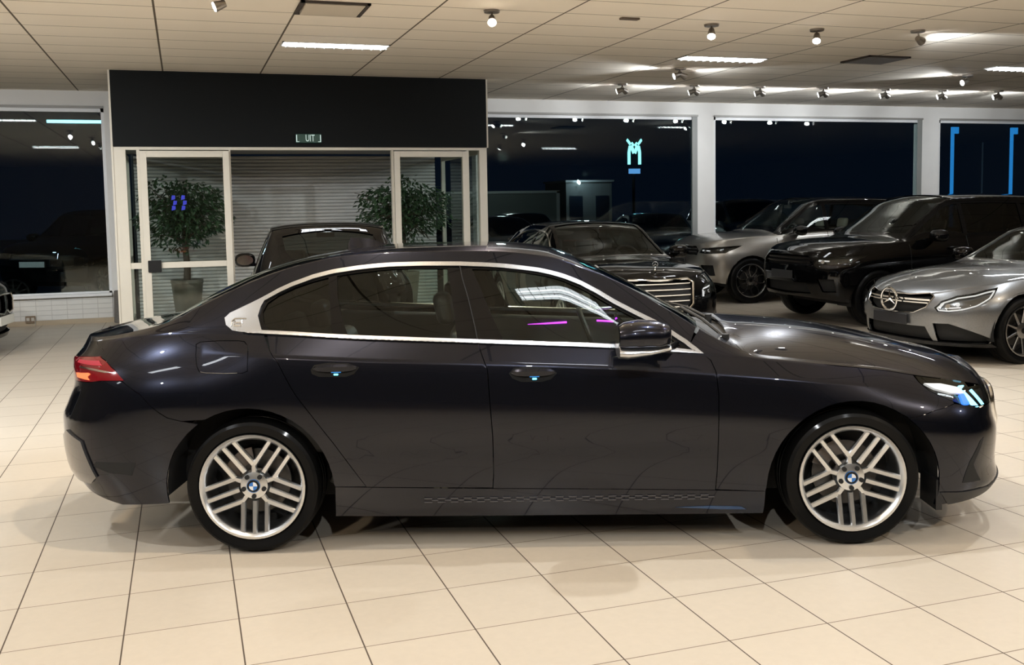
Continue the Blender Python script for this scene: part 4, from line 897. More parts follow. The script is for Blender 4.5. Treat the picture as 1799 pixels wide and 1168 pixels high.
# ---------------------------------------------------------------- the main saloon
def hero():
    S=Shell(HERO); F=HF
    root=thing('saloon_car','dark grey metallic four-door saloon parked side-on across the showroom floor, nearest the camera','car',(1.993,5.372,0),math.radians(-19.117))
    P=paint('dark grey metallic paint',(.0115,.0128,.0195),.25,.80,spec=.1,ior=1.43,edge=(.22,.22,.34))
    sp=lambda p:SP(S,p)
    dlo=F['dlo']; i_lo=dlo[4:13]     # belt part, rear to front
    DL=sp(dlo)
    up=dlo[14:]+dlo[:5]              # from A-pillar foot over the roof to the belt at the rear
    ra,fa=F['rarch'],F['farch']
    # body side structure, roof and rear quarter
    half=[(.155,3),(.165,2.5),(.195,2.07),(.41,2.05),(.64,2.05),(.765,2.06)]+sp([(.715,1.012)])+sp(up)+sp(F['rdoor_rear'][1:])+sp([(-1.085,.331)])+sp([p for p in ra[::-1] if p[1]>.335 and p[0]>-1.745])+sp(F['bump_r'][::-1][1:])
    half+=sp([(-2.188,.927),(-2.256,.968),(-2.31,.985)])+[(S.a_of(-2.38,1.0),1.0)]+[(S.a_of(-2.40,1.05),1.6),(S.a_of(-2.36,1.06),2.05),(-1.98,2.07),(-1.93,2.06),(-1.5,2.05),(-1.2,2.07),(-1.15,2.4),(-1.12,3)]
    fuel=sp(smooth_poly(F['fuel'],2))
    b=patch(S,half,side=-1,holes=[fuel],gap=.0015); patch(S,half,side=1,gap=.0015,mb=b); b.build('body',P,root)
    patch(S,fuel,side=-1,gap=.003).build('fuel_flap',P,root)
    # doors
    fd=sp(i_lo[4:]+F['fdoor_front'][1:]+F['silltop'][2:4][::-1]+F['door_split'][::-1][1:-1])
    rd=sp(i_lo[:5]+F['door_split'][1:]+F['silltop'][1:3][::-1][1:]+F['rdoor_rear'][::-1][1:])
    fdo=both('front_door',S,fd,P,root,gap=.0022); rdo=both('rear_door',S,rd,P,root,gap=.0022)
    fen=sp(F['fdoor_front'][::-1]+[(.715,1.012)])+[(.78,2.04),(.86,2.0)]+sp(F['hoodline'][:-1]+F['headl'][::-1][:4]+F['bump_f'][::-1]+[p for p in fa[::-1] if p[0]<1.765 and p[1]>.276]+[(1.071,.276)])
    both('front_wing',S,fen,P,root,gap=.002)
    # sill with its row of small fins
    sill=sp([(-1.085,.331)]+F['silltop'][1:]+[(1.069,.2),(1.064,.156)]+[(-.2,.160),(-1.093,.170)])
    for sd,o in zip((-1,1),both('sill',S,sill,P,root,gap=.001)):
        fm=MB()
        for k in range(22):
            x=-.62+k*.066
            for dx,z,l in ((0,.262,.020),(.033,.252,.016),(0,.242,.020)):
                p=S.side(x+dx,z); fm.obox((p[0],(p[1]-.002)*-sd,z),(1,0,0),(0,1,0),(0,0,1),l,.0035,.0028)
        fm.build('fin_relief',mat('fin highlight grey',(.10,.10,.11),.35,.7),o,smooth=False)  # fins coloured lighter than the sill to imitate their highlights
    # bonnet
    hl=sp(F['hoodline'][:-1])+[(S.a_of(2.0,.80),1.0),(S.a_of(2.2,.77),1.0),(S.amax-.5,1.0),(S.amax-.25,1.0),(S.amax,1.0)]
    hood=hl+[(S.amax,3)]+[(.985,3),(.975,2.6),(.945,2.2),(.90,2.0)]
    patch(S,hood,side=0,gap=.0032,step=.04).build('bonnet',P,root)
    patch(S,[(.74,2.04),(.86,1.98),(.93,2.0),(1.0,2.3),(1.03,3),(.84,3),(.82,2.5),(.77,2.06)],side=0,off=-.03,flange=0).build('cowl_panel',M_DARK,root)
    wp=MB()
    for y0,x0,y1,x1 in ((-.62,.93,.02,.80),(.02,.96,.62,.80)):
        a=Vector(S(x0,3-abs(y0)/.76));c=Vector((x1,y1,S(x1,3-abs(y1)/.72)[2]+.012)); a.y=y0; a.z+=.0
        wp.tube([a,(a+c)/2+Vector((0,0,.015)),c],.009,6); wp.cyl(a+Vector((0,0,-.03)),a+Vector((0,0,.02)),.02)
    wp.build('wipers',M_DARK,root)
    # glazing
    ws=[(.155,3),(.165,2.5),(.195,2.07),(.41,2.05),(.64,2.05),(.775,2.06),(.82,2.5),(.84,3)]
    patch(S,ws,side=0,off=-.006,flange=0).build('windscreen',G_WS,root)
    rg=[(-1.12,3),(-1.15,2.4),(-1.2,2.07),(-1.5,2.05),(-1.93,2.06),(-1.96,2.4),(-1.98,3)]
    patch(S,rg,side=0,off=-.006,flange=0).build('rear_window',G_PRIV,root)
    ds=smooth_poly(dlo,1); ring_in=inset(dlo,.020)
    for sd in (-1,1):
        ring=patch(S,sp(dlo),holes=[sp(ring_in)],off=.010,flange=.018,step=.03,side=sd).build('window_surround',M_SATIN,root)
        gp=patch(S,sp(F['g_panel']),off=.011,side=sd).build('pillar_badge_panel',M_SATIN,root)
        blk=patch(S,sp(ring_in),holes=[sp(F['gl_front']),sp(F['gl_rear']),sp(F['gl_quart'])],off=-.002,side=sd,flange=.01).build('window_pillars',M_GLOSSBLK,root)
        patch(S,sp(inset(F['gl_front'],-.004)),off=-.010,side=sd,flange=0).build('front_side_window',G_CAR,root)
        patch(S,sp(inset(F['gl_rear'],-.004)),off=-.010,side=sd,flange=0).build('rear_side_window',G_CAR,root)
        patch(S,sp(inset(F['gl_quart'],-.004)),off=-.010,side=sd,flange=0).build('quarter_window',G_PRIV,root)
        sm=MB(); pts=[S.side(*p) for p in F['pillar_seam']]; sm.tube([(x,(y-.008)*-sd,z) for x,y,z in pts],.0028,6); sm.build('door_seam',M_DARK,root)
        if sd==-1:
            bm_=MB(); q=S.side(-1.57,1.155)
            pp=[(-1.60,1.148),(-1.545,1.150),(-1.545,1.140),(-1.588,1.139),(-1.588,1.168),(-1.595,1.175)]
            def st(pl,r=.0035): bm_.tube([(S.side(x,z)[0],S.side(x,z)[1]-.015,z) for x,z in pl],r,6)
            st([(-1.612,1.138),(-1.612,1.160),(-1.600,1.172),(-1.540,1.172)]); st([(-1.598,1.162),(-1.598,1.138),(-1.566,1.138),(-1.566,1.152),(-1.590,1.152)]); st([(-1.560,1.165),(-1.557,1.150)])
            bm_.build('pillar_emblem',M_CHROME,gp)
    # bumpers
    af=[p for p in fa if p[0]>1.76]
    kid=FP(S,[(0,.69),(-.10,.70),(-.30,.68),(-.36,.62),(-.34,.47),(-.25,.40),(-.06,.40),(0,.42)])
    HL=sp([(1.855,.828),(2.0,.803),(2.149,.775)])+FP(S,[(-.70,.752),(-.60,.742),(-.50,.728),(-.48,.69),(-.50,.655),(-.60,.650),(-.70,.655)])+sp([(2.086,.681),(2.023,.705),(1.953,.735),(1.902,.763),(1.866,.799)])
    fb=sp(F['bump_f']+[(2.05,.690)])+FP(S,[(-.76,.652),(-.70,.655),(-.60,.650),(-.50,.655),(-.48,.69),(-.50,.728)])+[(S.amax-.38,.995),(S.amax-.2,.995),(S.amax,.995),(S.amax,0),(S.amax-.5,0),(S.xaf+.4,0)]+sp([(1.941,.187)]+[p for p in fa[::-1] if p[0]>1.765])
    fac=FP(S,[(-.66,.50),(-.74,.49),(-.80,.42),(-.82,.29),(-.66,.28)])
    low=FP(S,[(0,.36),(-.45,.36),(-.56,.31),(-.56,.25),(0,.25)])
    patch(S,fb,holes=[kid,low,HL],side=0,step=.04,gap=.0015).build('front_bumper',P,root)
    patch(S,kid,side=0,off=-.035,flange=0).build('grille_mesh',M_GLOSSBLK,root)
    kr=MB()
    for sd in (-1,1):
        pts=[S(*q) for q in FP(S,smooth_poly([(-.03,.68),(-.12,.695),(-.34,.69),(-.40,.62),(-.37,.47),(-.25,.405),(-.06,.41),(-.03,.45)],3))]
        kr.tube([(x+.022,-y*sd,z) for x,y,z in pts],.017,8,True)
    kr.build('grille_surround',M_CHROME,root)
    for k in range(9):
        z=.43+k*.028; gm=MB(); gm.tube([(S(*q)[0]-.02,S(*q)[1],z) for q in FP(S,[(-.3,z),(-.15,z),(-.02,z)])],.004,5); gm.tube([(S(*q)[0]-.02,-S(*q)[1],z) for q in FP(S,[(-.3,z),(-.15,z),(-.02,z)])],.004,5); gm.build('grille_bar',M_GLOSSBLK,root)
    patch(S,low,side=0,off=-.03,flange=0).build('lower_intake',M_DARK,root)
    bl=sp([(2.191,.515),(2.165,.500),(2.10,.40),(2.065,.296)])+sp([(2.13,.292),(2.183,.291),(2.126,.386)])
    for sd in (-1,1):
        patch(S,bl,off=.002,side=sd,flange=.004).build('air_curtain_blade',M_DARK,root)  # black blade, colour darkened to stand in for the shade of its recess
        patch(S,sp([(.62,.196),(.85,.182),(.98,.180),(.95,.196),(.80,.202)]),off=.002,side=sd,flange=.003).build('sill_reflection',mat('blue reflection gloss',(.01,.05,.14),.08,.5,coat=1),root)  # blue reflection on the sill, put in as a coloured patch
    spl=[(S.a_of(1.945,.25),(.252-.19)/.65)]
    lo_t=lambda z,x:(z-S.zbot(x))/(S.zbelt(x)-S.zbot(x))
    spl=sp([(1.941,.258),(2.065,.248),(2.2,.246)])+[(S.amax-.75,.06),(S.amax-.4,.07),(S.amax,.075),(S.amax,0),(S.amax-.5,0),(S.xaf+.4,0),(1.94,0)]
    patch(S,spl,side=0,off=.006,flange=.02).build('front_splitter',M_BLACK,root)
    # headlamps
    for sd in (-1,1):
        h=bpy.data.objects.new('headlamp',None); COL.objects.link(h); h.parent=root
        patch(S,HL,off=-.045,side=sd,flange=-.045).build('housing',M_GLOSSBLK,h)
        patch(S,HL,off=0,side=sd,flange=0,gap=.003).build('lens',G_CLEAR,h)
        up_=sp([(1.905,.798),(2.0,.790),(2.10,.765)])+sp([(2.125,.735)])+sp([(2.04,.745),(1.95,.772)])
        patch(S,up_,off=-.012,side=sd).build('indicator_strip',M_WHITELAMP,h)
        c1=sp([(2.12,.770),(2.17,.765)])+FP(S,[(-.74,.752),(-.73,.745),(-.745,.66),(-.76,.66)])+sp([(2.145,.70)])
        patch(S,c1,off=-.016,side=sd).build('icy_element',M_ICE,h)
        c2=sp([(2.10,.735),(2.145,.735),(2.15,.685),(2.105,.69)])
        patch(S,c2,off=-.018,side=sd).build('blue_element',M_BLUE,h)
        c3=FP(S,[(-.69,.74),(-.68,.74),(-.69,.66),(-.70,.66)])
        patch(S,c3,off=-.010,side=sd).build('icy_element',M_ICE,h)
        c4=FP(S,[(-.66,.735),(-.52,.72),(-.51,.67),(-.66,.665)])
        patch(S,c4,off=-.02,side=sd).build('reflector',M_LAMPREF,h)
    # tail lamps and tail
    TL=sp([(-2.13,.88),(-2.188,.927),(-2.256,.968),(-2.31,.985)])+FP(S,[(-.76,.985),(-.68,.975),(-.50,.955),(-.36,.93),(-.36,.87),(-.50,.855),(-.70,.85)],-1)+sp([(-2.33,.862),(-2.278,.872)])
    for sd in (-1,1):
        h=bpy.data.objects.new('tail_lamp',None); COL.objects.link(h); h.parent=root
        patch(S,TL,side=sd,off=.003,gap=.002).build('lens',M_REDLENS,h)
        patch(S,sp([(-2.34,.900),(-2.36,.885)])+FP(S,[(-.80,.870),(-.70,.872),(-.68,.892),(-.78,.905)],-1),side=sd,off=.006,flange=.002).build('orange_element',emis('orange lamp element',(1,.20,.06),1.0),h)
        patch(S,sp([(-2.19,.915),(-2.25,.913)])+FP(S,[(-.80,.918),(-.70,.922),(-.70,.930),(-.80,.927)],-1)+sp([(-2.25,.922)]),side=sd,off=.006,flange=.002).build('light_bar',M_CHROME,h)
        patch(S,sp([(-2.27,.945),(-2.30,.965)])+FP(S,[(-.78,.965),(-.66,.955),(-.66,.942),(-.78,.942)],-1),side=sd,off=.006,flange=.002).build('red_element',emis('red lamp element',(1,.01,.05),.35),h)
    lid=[(S.a_of(-2.38,1.0),1.0),(S.a_of(-2.40,1.05),1.6),(S.a_of(-2.36,1.06),2.05),(-1.99,2.07),(-1.99,2.4),(-2.0,3),(S.amin,3),(S.amin,lo_t(.74,-2.66))]+FP(S,[(-.20,.74),(-.34,.78),(-.36,.87),(-.36,.93),(-.50,.955),(-.68,.975),(-.76,.985)],-1)
    patch(S,lid,side=0,gap=.002).build('boot_lid',P,root)
    rb=sp(F['bump_r']+[p for p in ra[::-1] if p[0]<-1.765])+[(S.xar-.3,0),(S.amin,0),(S.amin,lo_t(.74,-2.66))]+FP(S,[(-.20,.74),(-.34,.78),(-.36,.87),(-.50,.855),(-.70,.85)],-1)+sp([(-2.33,.862),(-2.278,.872)])
    patch(S,rb,side=0,gap=.0015,step=.04).build('rear_bumper',P,root)
    for sd in (-1,1):
        patch(S,FP(S,[(-.72,.60),(-.82,.56),(-.84,.38),(-.80,.34),(-.66,.33),(-.66,.56)],-1),side=sd,off=.012,flange=.02).build('bumper_corner_facet',M_SATIN if 0 else mat('reflection grey facet',(.16,.16,.165),.25,.8,coat=1),root)  # facet of the bumper, coloured paler to stand in for its reflection
        patch(S,sp([(-2.33,.435),(-2.31,.462),(-2.083,.468),(-2.108,.403),(-2.242,.41)]),side=sd,off=.001,flange=.001).build('bumper_dark_patch',M_DARK,root)  # flat dark patch lying on the bumper side
    # handles, each a recess, a grip and a lamp under it
    for o,hp,dr,cx in ((fdo,F['hnd_f'],.030,-.077),(rdo,F['hnd_r'],.0,-1.06)):
        for sd,d in zip((-1,1),o):
            h=patch(S,sp(hp),side=sd,off=.0015,flange=.001).build('door_handle',mat('handle pocket black',(.003,.003,.003),.35,spec=.3),d)
            xs=[p[0] for p in hp]; zs=[p[1] for p in hp]; x0,x1=min(xs)+.012,max(xs)-.012; zm=(min(zs)+max(zs))/2
            g=MB(); 
            def gr(x,hh,dy):
                z=zm+.010; y=S.side(x,z)[1]; return [(x,(y-dy)*-sd,z+hh),(x,(y-dy-.010)*-sd,z+hh*.4),(x,(y-dy-.008)*-sd,z-hh*.8),(x,(y-dy+.006)*-sd,z-hh),(x,(y)*-sd,z)]
            g.loft([gr(x0+(x1-x0)*u,hh,dy) for u,hh,dy in ((0,.006,0),(.1,.016,.008),(.3,.020,.014),(.7,.020,.014),(.9,.016,.008),(1,.006,0))]); g.build('handle_grip',P,h)
            e=MB(); y=S.side(cx,zm-.02)[1]; e.obox((cx,(y-.012)*-sd,zm-.020),(1,0,0),(0,1,0),(0,0,1),.011,.003,.004); e.build('handle_lamp',emis('cyan handle lamp',(.1,.75,1),3.9),h,bevel=.002)
            e=MB(); e.obox((cx,(y-.006)*-sd,zm-.006),(1,0,0),(0,1,0),(0,0,1),.024,.002,.006); e.build('handle_glow_strip',emis('blue handle lamp',(.02,.2,.55),.9),h)
    # mirrors
    for sd in (-1,1):
        m=bpy.data.objects.new('door_mirror',None); COL.objects.link(m); m.parent=root
        rings=[]
        for u,x,hw,hh,zo in ((0,.63,.02,.03,0),(.1,.615,.09,.055,0),(.35,.56,.125,.066,.003),(.7,.47,.135,.070,.004),(.92,.40,.130,.066,0),(1,.375,.12,.058,-.003)):
            yc=-1.015+0*u; rings.append([(x-.045,(yc+hw*math.copysign(abs(math.cos(t))**.7,math.cos(t)))*-sd,1.085+zo+hh*math.copysign(abs(math.sin(t))**.75,math.sin(t))) for t in [i*PI/12 for i in range(24)]])
        b=MB(); b.loft(rings); b.build('mirror_cap',P,m,angle=60)
        b=MB(); b.lathe([(0,0)],n=3) if 0 else None
        rr=[]
        for x,hw,hh,z0 in ((.62,.085,.018,1.006),(.52,.132,.024,.996),(.41,.136,.036,.990),(.372,.124,.034,.992)):
            rr.append([(x-.045,(-1.015+hw*1.02*math.copysign(abs(math.cos(t))**.7,math.cos(t)))*-sd,z0+.030+hh*math.sin(t)-.006) for t in [i*PI/12 for i in range(24)]])
        b.loft(rr); b.build('mirror_lower_trim',M_SATIN,m,angle=60)
        b=MB(); b.add([(.325,(-1.015+.105*math.cos(t))*-sd,1.085+.05*math.sin(t)) for t in [i*PI/12 for i in range(24)]],[tuple(range(24))]); b.build('mirror_glass',M_CHROME,m)
        b=MB(); b.loft([[(.60,-.90*-sd,1.01),(.52,-.90*-sd,1.01),(.52,-.90*-sd,1.035),(.60,-.90*-sd,1.035)],[(.66,-.80*-sd,.985),(.56,-.80*-sd,.990),(.56,-.80*-sd,1.03),(.66,-.80*-sd,1.02)]]); b.build('mirror_arm',M_GLOSSBLK,m)
    # roof aerial
    b=MB(); b.loft([[(-.92,y,1.508) for y in (-.03,.03)]+[(-.92,.0,1.512)],[(-1.02,-.04,1.492),(-1.02,.04,1.492),(-1.02,0,1.545)],[(-1.13,-.035,1.470),(-1.13,.035,1.470),(-1.13,0,1.552)],[(-1.15,-.02,1.465),(-1.15,.02,1.465),(-1.15,0,1.50)]]); b.build('roof_aerial',P,root,angle=60)
    # floorpan, wheel housings
    b=MB(); b.box(-1.9,-.60,.20,1.95,.60,.30); b.box(-1.06,-.86,.20,1.06,.86,.30); b.build('floorpan',M_DARK,root)
    for x,c in ((-1.4975,.335),(1.4975,.335)):
        for sd in (-1,1):
            b=MB(); b.lathe([(.0,.0),(.445,.0),(.445,.275)],c=(x,.60,c),ax='Y',n=36,arc=PI*1.07,a0=-PI*.035)
            if sd<0: b.v=[(p[0],-p[1],p[2]) for p in b.v]
            b.build('wheel_housing',M_DARK,root)
    b=MB(); b.box(1.925,-.90,.165,1.955,-.70,.32); b.build('arch_deflector',M_BLACK,root); b=MB(); b.box(1.925,.70,.165,1.955,.90,.32); b.build('arch_deflector',M_BLACK,root)
    # cabin
    b=MB(); b.box(-1.15,-.76,.30,.80,.76,.34); b.box(-.85,-.10,.34,.55,.10,.62); b.box(.50,-.74,.60,.84,.74,.93); b.box(-1.72,-.70,.90,-1.30,.70,.95)
    for sd in (-1,1): b.obox((-.3,sd*.80,.72),(1,0,-.045),(0,1,0),(0,0,1),1.05,.02,.28)
    b.build('cabin_trim',M_TRIM,root,bevel=.02)
    for sd in (-1,1): seat(root,-.30,sd*.38,.56,M_SEAT,.25,.52)
    seat(root,-1.12,0,.58,M_SEAT,.64,.40,bench=True)
    steering(root,.28,.38,.90)
    b=MB(); b.tube([(-.10,.775,.930),(.02,.775,.934),(.16,.775,.940)],.006,6,rad=[.001,.005,.007]); b.tube([(.36,.775,.948),(.42,.77,.945),(.47,.76,.942)],.006,6); b.build('ambient_light_strip',emis('purple ambient lamp',(.55,.04,.95),3.0),root)
    b=MB(); b.obox((.46,.05,.97),(0,1,0),(-.25,0,1),(1,0,.25),.30,.075,.008); b.build('dashboard_screen',M_GLOSSBLK,root)
    b=MB(); b.obox((.30,0,1.33),(0,1,0),(0,0,1),(1,0,0),.12,.03,.012); b.build('cabin_mirror',M_BLACK,root)
    # wheels
    for x,a in ((-1.4975,math.radians(-90)),(1.4975,math.radians(-87))):
        for sd in (-1,1): wheel(root,x,.815,.340,.340,.264,'triple',M_RIM,sd,a0=a,emblem='roundel')
    return root
hero()
BLK=paint('black paint',(.002,.002,.0022),.6,0,0.0,spec=0.0,ior=1.45)
BRZ=paint('warm silver paint',(.36,.34,.31),.30,.85,.15); GRY=paint('mid grey silver paint',(.19,.195,.20),.34,.85,.55)
M_PLB=mat('black dealer plate',(.02,.02,.022),.35)
M_PLY=mat('yellow number plate',(.75,.55,.06),.4); M_PLW=mat('pale number plate',(.65,.66,.62),.4)
# grey coupe: front of the row on the right
CP_G=[(0,.775),(-.25,.775),(-.43,.755),(-.49,.70),(-.45,.59),(-.32,.525),(0,.51)]
vehicle('cpe','coupe_car','silver-grey two-door coupe with round star grille badge, front-right of the parked row','car',GRY,(9.632,8.749),180,dict(
  grille=CP_G,gr_r=.006,lamp_ring=True,bars=[(.660,.46,.010,M_CHROME),(.630,.45,.007,M_CHROME)],star=(.645,.120),plate=(.445,M_PLB),
  lamp_s=([(1.74,.80),(1.88,.775)],[(-.76,.745),(-.66,.715),(-.57,.66),(-.53,.59),(-.56,.55),(-.66,.545),(-.76,.565)],[(2.0,.61),(1.86,.69)]),
  drl=[[(-.60,.655),(-.57,.645),(-.56,.60),(-.575,.585)],[(-.62,.585),(-.74,.60),(-.74,.612),(-.62,.597)]],proj=[(-.64,.615,.026),(-.71,.635,.026)],lamp_in=mat('lamp housing grey',(.14,.14,.14),.2,.8),
  intakes=[[(-.52,.425),(-.66,.43),(-.79,.37),(-.88,.27),(-.85,.225),(-.54,.222)],[(0,.385),(-.44,.385),(-.50,.222),(0,.222)]],
  splitter=[[(0,.245),(-.50,.235),(-.86,.225),(-.86,.165),(0,.16)]],wheel='split10',rim_m=M_RIMG,mirror_mat=BLK,chrome=True,ws=G_WSD,rlamp=[(-.45,.86),(-.8,.88),(-.8,.76),(-.45,.76)]))
SUVCFG=dict(grille=[(0,.98),(-.50,.97),(-.60,.90),(-.58,.83),(0,.83)],gr_r=.008,gr_m=M_GLOSSBLK,bars=[(.93,.54,.012,M_GLOSSBLK),(.88,.55,.012,M_GLOSSBLK)],
  lamp_s=([(1.62,.985),(1.85,.975)],[(-.78,.955),(-.64,.945),(-.62,.86),(-.80,.85)],[(1.93,.86),(1.85,.90)]),
  drl=[[(-.66,.90),(-.79,.90),(-.79,.915),(-.66,.925)]],proj=[(-.72,.895,.03)],
  intakes=[[(0,.60),(-.50,.60),(-.56,.45),(0,.43)],[(-.66,.66),(-.86,.66),(-.86,.48),(-.72,.48)]],
  plate=(.70,M_PLB),rlamp=[(-.60,1.12),(-.86,1.12),(-.86,.96),(-.60,.96)],mirror_mat=BLK,res=1.0)
vehicle('suv','luxury_suv','gloss black luxury off-roader with a black grille, behind the grey coupe','car',BLK,(10.362,11.817),178,dict(SUVCFG,wheel='dark9',rim_m=M_RIMD,glass=G_PRIV,ws=G_WSD))
vehicle('suv','luxury_suv','warm silver luxury off-roader with black roof and cream seats beside the window','car',BRZ,(10.598,15.151),174,dict(SUVCFG,wheel='petal',rim_m=M_RIMG,glass=G_CAR,seat=M_CREAM,wa=.1,roof_mat=BLK))
vehicle('sed','luxury_saloon','black saloon with upright chrome grille and bonnet star, facing the front centre of the hall','car',BLK,(5.24,12.27),-94,dict(
  grille=[(0,.87),(-.36,.86),(-.43,.81),(-.41,.57),(-.31,.47),(0,.46)],gr_r=.014,bars=[(.805,.39,.006,M_CHROME),(.74,.385,.006,M_CHROME),(.675,.38,.006,M_CHROME),(.61,.365,.006,M_CHROME),(.545,.34,.006,M_CHROME)],
  hood_star=(2.20,.97),lamp_s=([(1.90,.80)],[(-.80,.80),(-.62,.775),(-.55,.72),(-.54,.64),(-.66,.61),(-.78,.62)],[(2.02,.68)]),
  drl=[[(-.60,.74),(-.74,.765),(-.74,.75),(-.60,.725)],[(-.58,.64),(-.60,.64),(-.60,.72),(-.58,.72)]],proj=[(-.64,.68,.03),(-.72,.69,.03)],lamp_in=mat('lamp housing grey',(.14,.14,.14),.2,.8),
  intakes=[[(-.50,.40),(-.78,.42),(-.80,.30),(-.52,.27)],[(0,.38),(-.42,.37),(-.42,.26),(0,.26)]],wheel='split10',rim_m=M_RIM,chrome=True,ws=G_WSD,rlamp=[(-.45,.92),(-.8,.93),(-.8,.80),(-.45,.80)]))
vehicle('hat','hatchback_car','black hatchback seen from behind, standing in front of the roller shutter','car',BLK,(1.62,11.9),83,dict(
  grille=[(0,.72),(-.3,.71),(-.33,.6),(0,.59)],lamp=[(-.5,.78),(-.72,.80),(-.76,.68),(-.5,.66)],wheel='dark9',rim_m=M_RIM,glass=G_CAR,ws=G_WS,rlamp=[(-.52,.66),(-.74,.68),(-.76,.58),(-.52,.56)]))
lb,lS=vehicle('sed','saloon_car','black saloon nose with chrome twin-oval grille and pale plate at the left edge','car',BLK,(-4.47,13.75),-8,dict(
  grille=[(-.03,.74),(-.30,.73),(-.36,.66),(-.32,.52),(-.10,.50),(-.03,.54)],gr_r=.012,lamp=[(-.46,.76),(-.76,.79),(-.80,.70),(-.50,.66)],proj=[(-.6,.72,.03)],
  intakes=[[(0,.36),(-.6,.36),(-.66,.26),(0,.25)]],plate=(.42,M_PLW),wheel='split10',rim_m=M_RIM,rlamp=[(-.45,.92),(-.8,.93),(-.8,.80),(-.45,.80)]))
# ---------------------------------------------------------------- outside, at night
M_ASPH=mat('wet dark paving',(.02,.021,.022),.35,noise=(3,.6,1.3)); b=MB(); b.box(-30,YW+.25,-.12,60,75,-.06); struct(b.build('ground_outside',M_ASPH,smooth=False))
def out_pt(x,y): return (x,y)
M_FACT=mat('dark factory cladding',(.03,.032,.034),.7)
bl=thing('gatehouse','small dim building with two dark openings under an outdoor lamp','building',(16.35,38.5,0)); bl.scale=(.6,1,.88)
b=MB(); b.box(-1.75,0,0,1.75,2.5,3.0); b.build('wall',mat('dim grey render',(.065,.07,.07),.8,noise=(2,.8,1.2)),bl,smooth=False)
for x in (-1.0,1.0): b=MB(); b.box(x-.5,-.02,0,x+.5,.02,2.35); b.build('opening',mat('blue-black opening',(.004,.008,.016),.3),bl,smooth=False)
b=MB(); b.box(-1.85,-.12,3.0,1.85,2.6,3.1); b.build('roof',mat('dim roof edge',(.12,.125,.13),.7),bl,smooth=False)
b=MB(); b.cyl((-.9,-.25,2.95),(-.9,-.05,3.05),.07,.07,n=12); b.build('lamp',emis('cold street lamp',(.75,.95,1),18),bl)
l=bpy.data.lights.new('street_glow','POINT'); l.energy=45; l.color=(.7,.92,1); l.shadow_soft_size=.1; o=bpy.data.objects.new('street_glow',l); COL.objects.link(o); o.location=(15.9,37.7,2.9)
sh=thing('glazed_shed','long low pale glazed shed beyond the window','building',(10.7,36.0,0))
b=MB(); b.box(-3.3,0,0,3.3,2.5,2.2); b.build('wall',mat('greenish pale cladding',(.16,.18,.17),.7,noise=(1,.85,1.1)),sh,smooth=False)
b=MB()
for x in (-3.3,-.2,3.2): b.box(x,-.05,0,x+.12,0,2.25)
b.box(-3.3,-.05,2.17,3.32,0,2.27); b.build('white_frame',mat('dim white frame',(.5,.52,.5),.5),sh,smooth=False)
l=bpy.data.lights.new('yard_fill','POINT'); l.energy=35; l.color=(.8,.95,.9); l.shadow_soft_size=.2; o=bpy.data.objects.new('yard_fill',l); COL.objects.link(o); o.location=(10.8,33.0,3.4)
MSC=.68
ms=thing('roadside_sign','distant glowing cyan M-shaped sign high in the dark','sign',(20.15,42.0,4.05)); ms.scale=(MSC,MSC,1)
MC=emis('cyan sign light',(.30,.95,.95),1.6,False)
b=MB()
for s in (-1,1):
    P=[(s*.40,0,-.52),(s*.40,0,.05),(s*.33,0,.28),(s*.20,0,.30),(s*.04,0,.02)]; b.tube(P,.11,8)
b.build('arches',MC,ms)
b=MB()
for s in (-1,1): b.obox((s*.42,0,.52),(s*.6,0,.5),(0,1,0),(-s*.5,0,.6),.17,.05,.06); b.obox((s*.12,0,.42),(s*.6,0,.5),(0,1,0),(-s*.5,0,.6),.10,.05,.05)
b.build('top_marks',MC,ms)
b=MB(); b.box(-.42,-.05,-.95,.42,.05,-.72); b.build('name_bar',emis('blue sign light',(.12,.35,.75),.9),ms,smooth=False)
b=MB(); b.cyl((0,.15,-4.34),(0,.15,-.95),.10,n=10); b.build('mast',M_FACT,ms)
for px,Y in ((16.94,18.4),(18.68,18.4)):
    b=MB(); b.box(px-.03,Y,0,px+.03,Y+.05,3.35); b.box(px,Y,3.2,px+.16,Y+.05,3.35) 
    tag(b.build('blue_lit_post',emis('blue post light',(.02,.22,.60),.85),smooth=False),'slim blue lit post outside the %s of the far right window'%('left part' if px<17.5 else 'right part'),'post')
b=MB(); b.cyl((17.8,18.4,-.06),(17.8,18.4,3.0),.018,n=8); tag(b.build('thin_mast',mat('dim blue steel',(.08,.12,.18),.5),),'thin dim mast between the two blue posts','post')
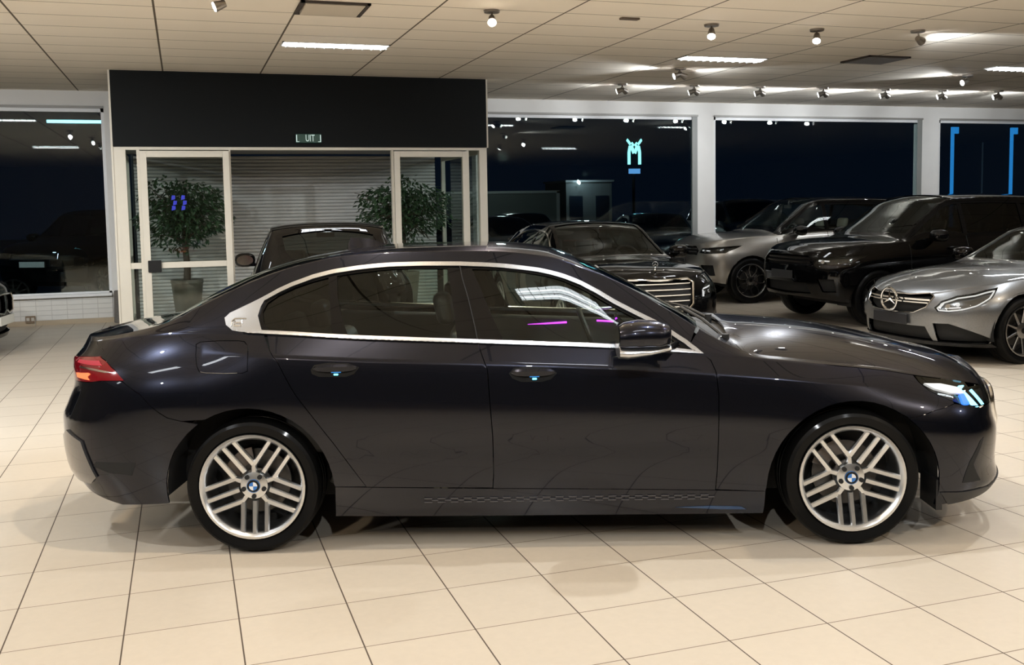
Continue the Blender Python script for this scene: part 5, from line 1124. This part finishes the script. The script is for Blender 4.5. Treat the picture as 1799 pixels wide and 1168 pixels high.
b=MB(); b.cyl((-2.35,15.0,H-.12) if 0 else (-2.36,20.5,3.45),(-.9,20.5,3.45),.03,n=8); ct=thing('tube_light_mast','cyan tube light on a thin mast outside the top of the left window','light',(-.9,20.5,-.06)); b.v=[(x+.9,y-20.5,z+.06) for x,y,z in b.v]; b.build('lamp_tube',emis('cyan tube',(.25,.8,.95),3.0),ct)
b=MB(); b.cyl((.02,.05,0),(.02,.05,3.55),.04,n=10); b.build('mast',M_FACT,ct)
M_NAVY=paint('navy paint',(.008,.013,.025),.3,.4,0)
OUT=dict(wheel='dark9',rim_m=M_RIMD,glass=G_PRIV,ws=G_PRIV,res=1.6,grille=[(0,.72),(-.3,.71),(-.33,.6),(0,.59)],lamp=[(-.5,.78),(-.72,.80),(-.76,.68),(-.5,.66)],rlamp=[(-.45,.90),(-.74,.90),(-.74,.80),(-.45,.80)])
og='dark cars parked outside the windows'
o1,_=vehicle('sed','parked_car','dark navy saloon outside directly behind the black saloon inside','car',M_NAVY,(6.6,20.8),-75,dict(OUT),og)
for (x,y,h,lab) in ((9.6,27.5,-90,'dark saloon in the second outside row, left of the pier'),(10.4,20.6,-105,'dark saloon outside behind the white pier beside the silver off-roader')):
    c=copy_tree(o1); c.location=(x,y,0); c.rotation_euler=(0,0,math.radians(h)); c['label']=lab
o2,_=vehicle('suv','parked_suv','dark off-roader outside behind the silver off-roader roof','car',M_NAVY,(13.2,21.2),-100,dict(OUT,lamp=[(-.6,.95),(-.82,.96),(-.84,.86),(-.6,.85)],grille=[(0,.95),(-.5,.94),(-.5,.84),(0,.83)],rlamp=[(-.6,1.1),(-.86,1.1),(-.86,.96),(-.6,.96)]),og)
o3,_=vehicle('suv','parked_suv','dark off-roader outside the left window with a pale number plate','car',BLK,(-1.75,22.9),-116,dict(OUT,ws=G_WSD,glass=G_WSD,plate=(.74,M_PLW),lamp=[(-.6,.95),(-.82,.96),(-.84,.86),(-.6,.85)],grille=[(0,.95),(-.5,.94),(-.5,.84),(0,.83)],rlamp=[(-.6,1.1),(-.86,1.1),(-.86,.96),(-.6,.96)]),og)
l=bpy.data.lights.new('yard_fill','POINT'); l.energy=60; l.color=(.6,.85,1); l.shadow_soft_size=.2; o=bpy.data.objects.new('yard_fill',l); COL.objects.link(o); o.location=(-4.0,19.2,3.9)  # added light without a fixture, brings out the car by the left window
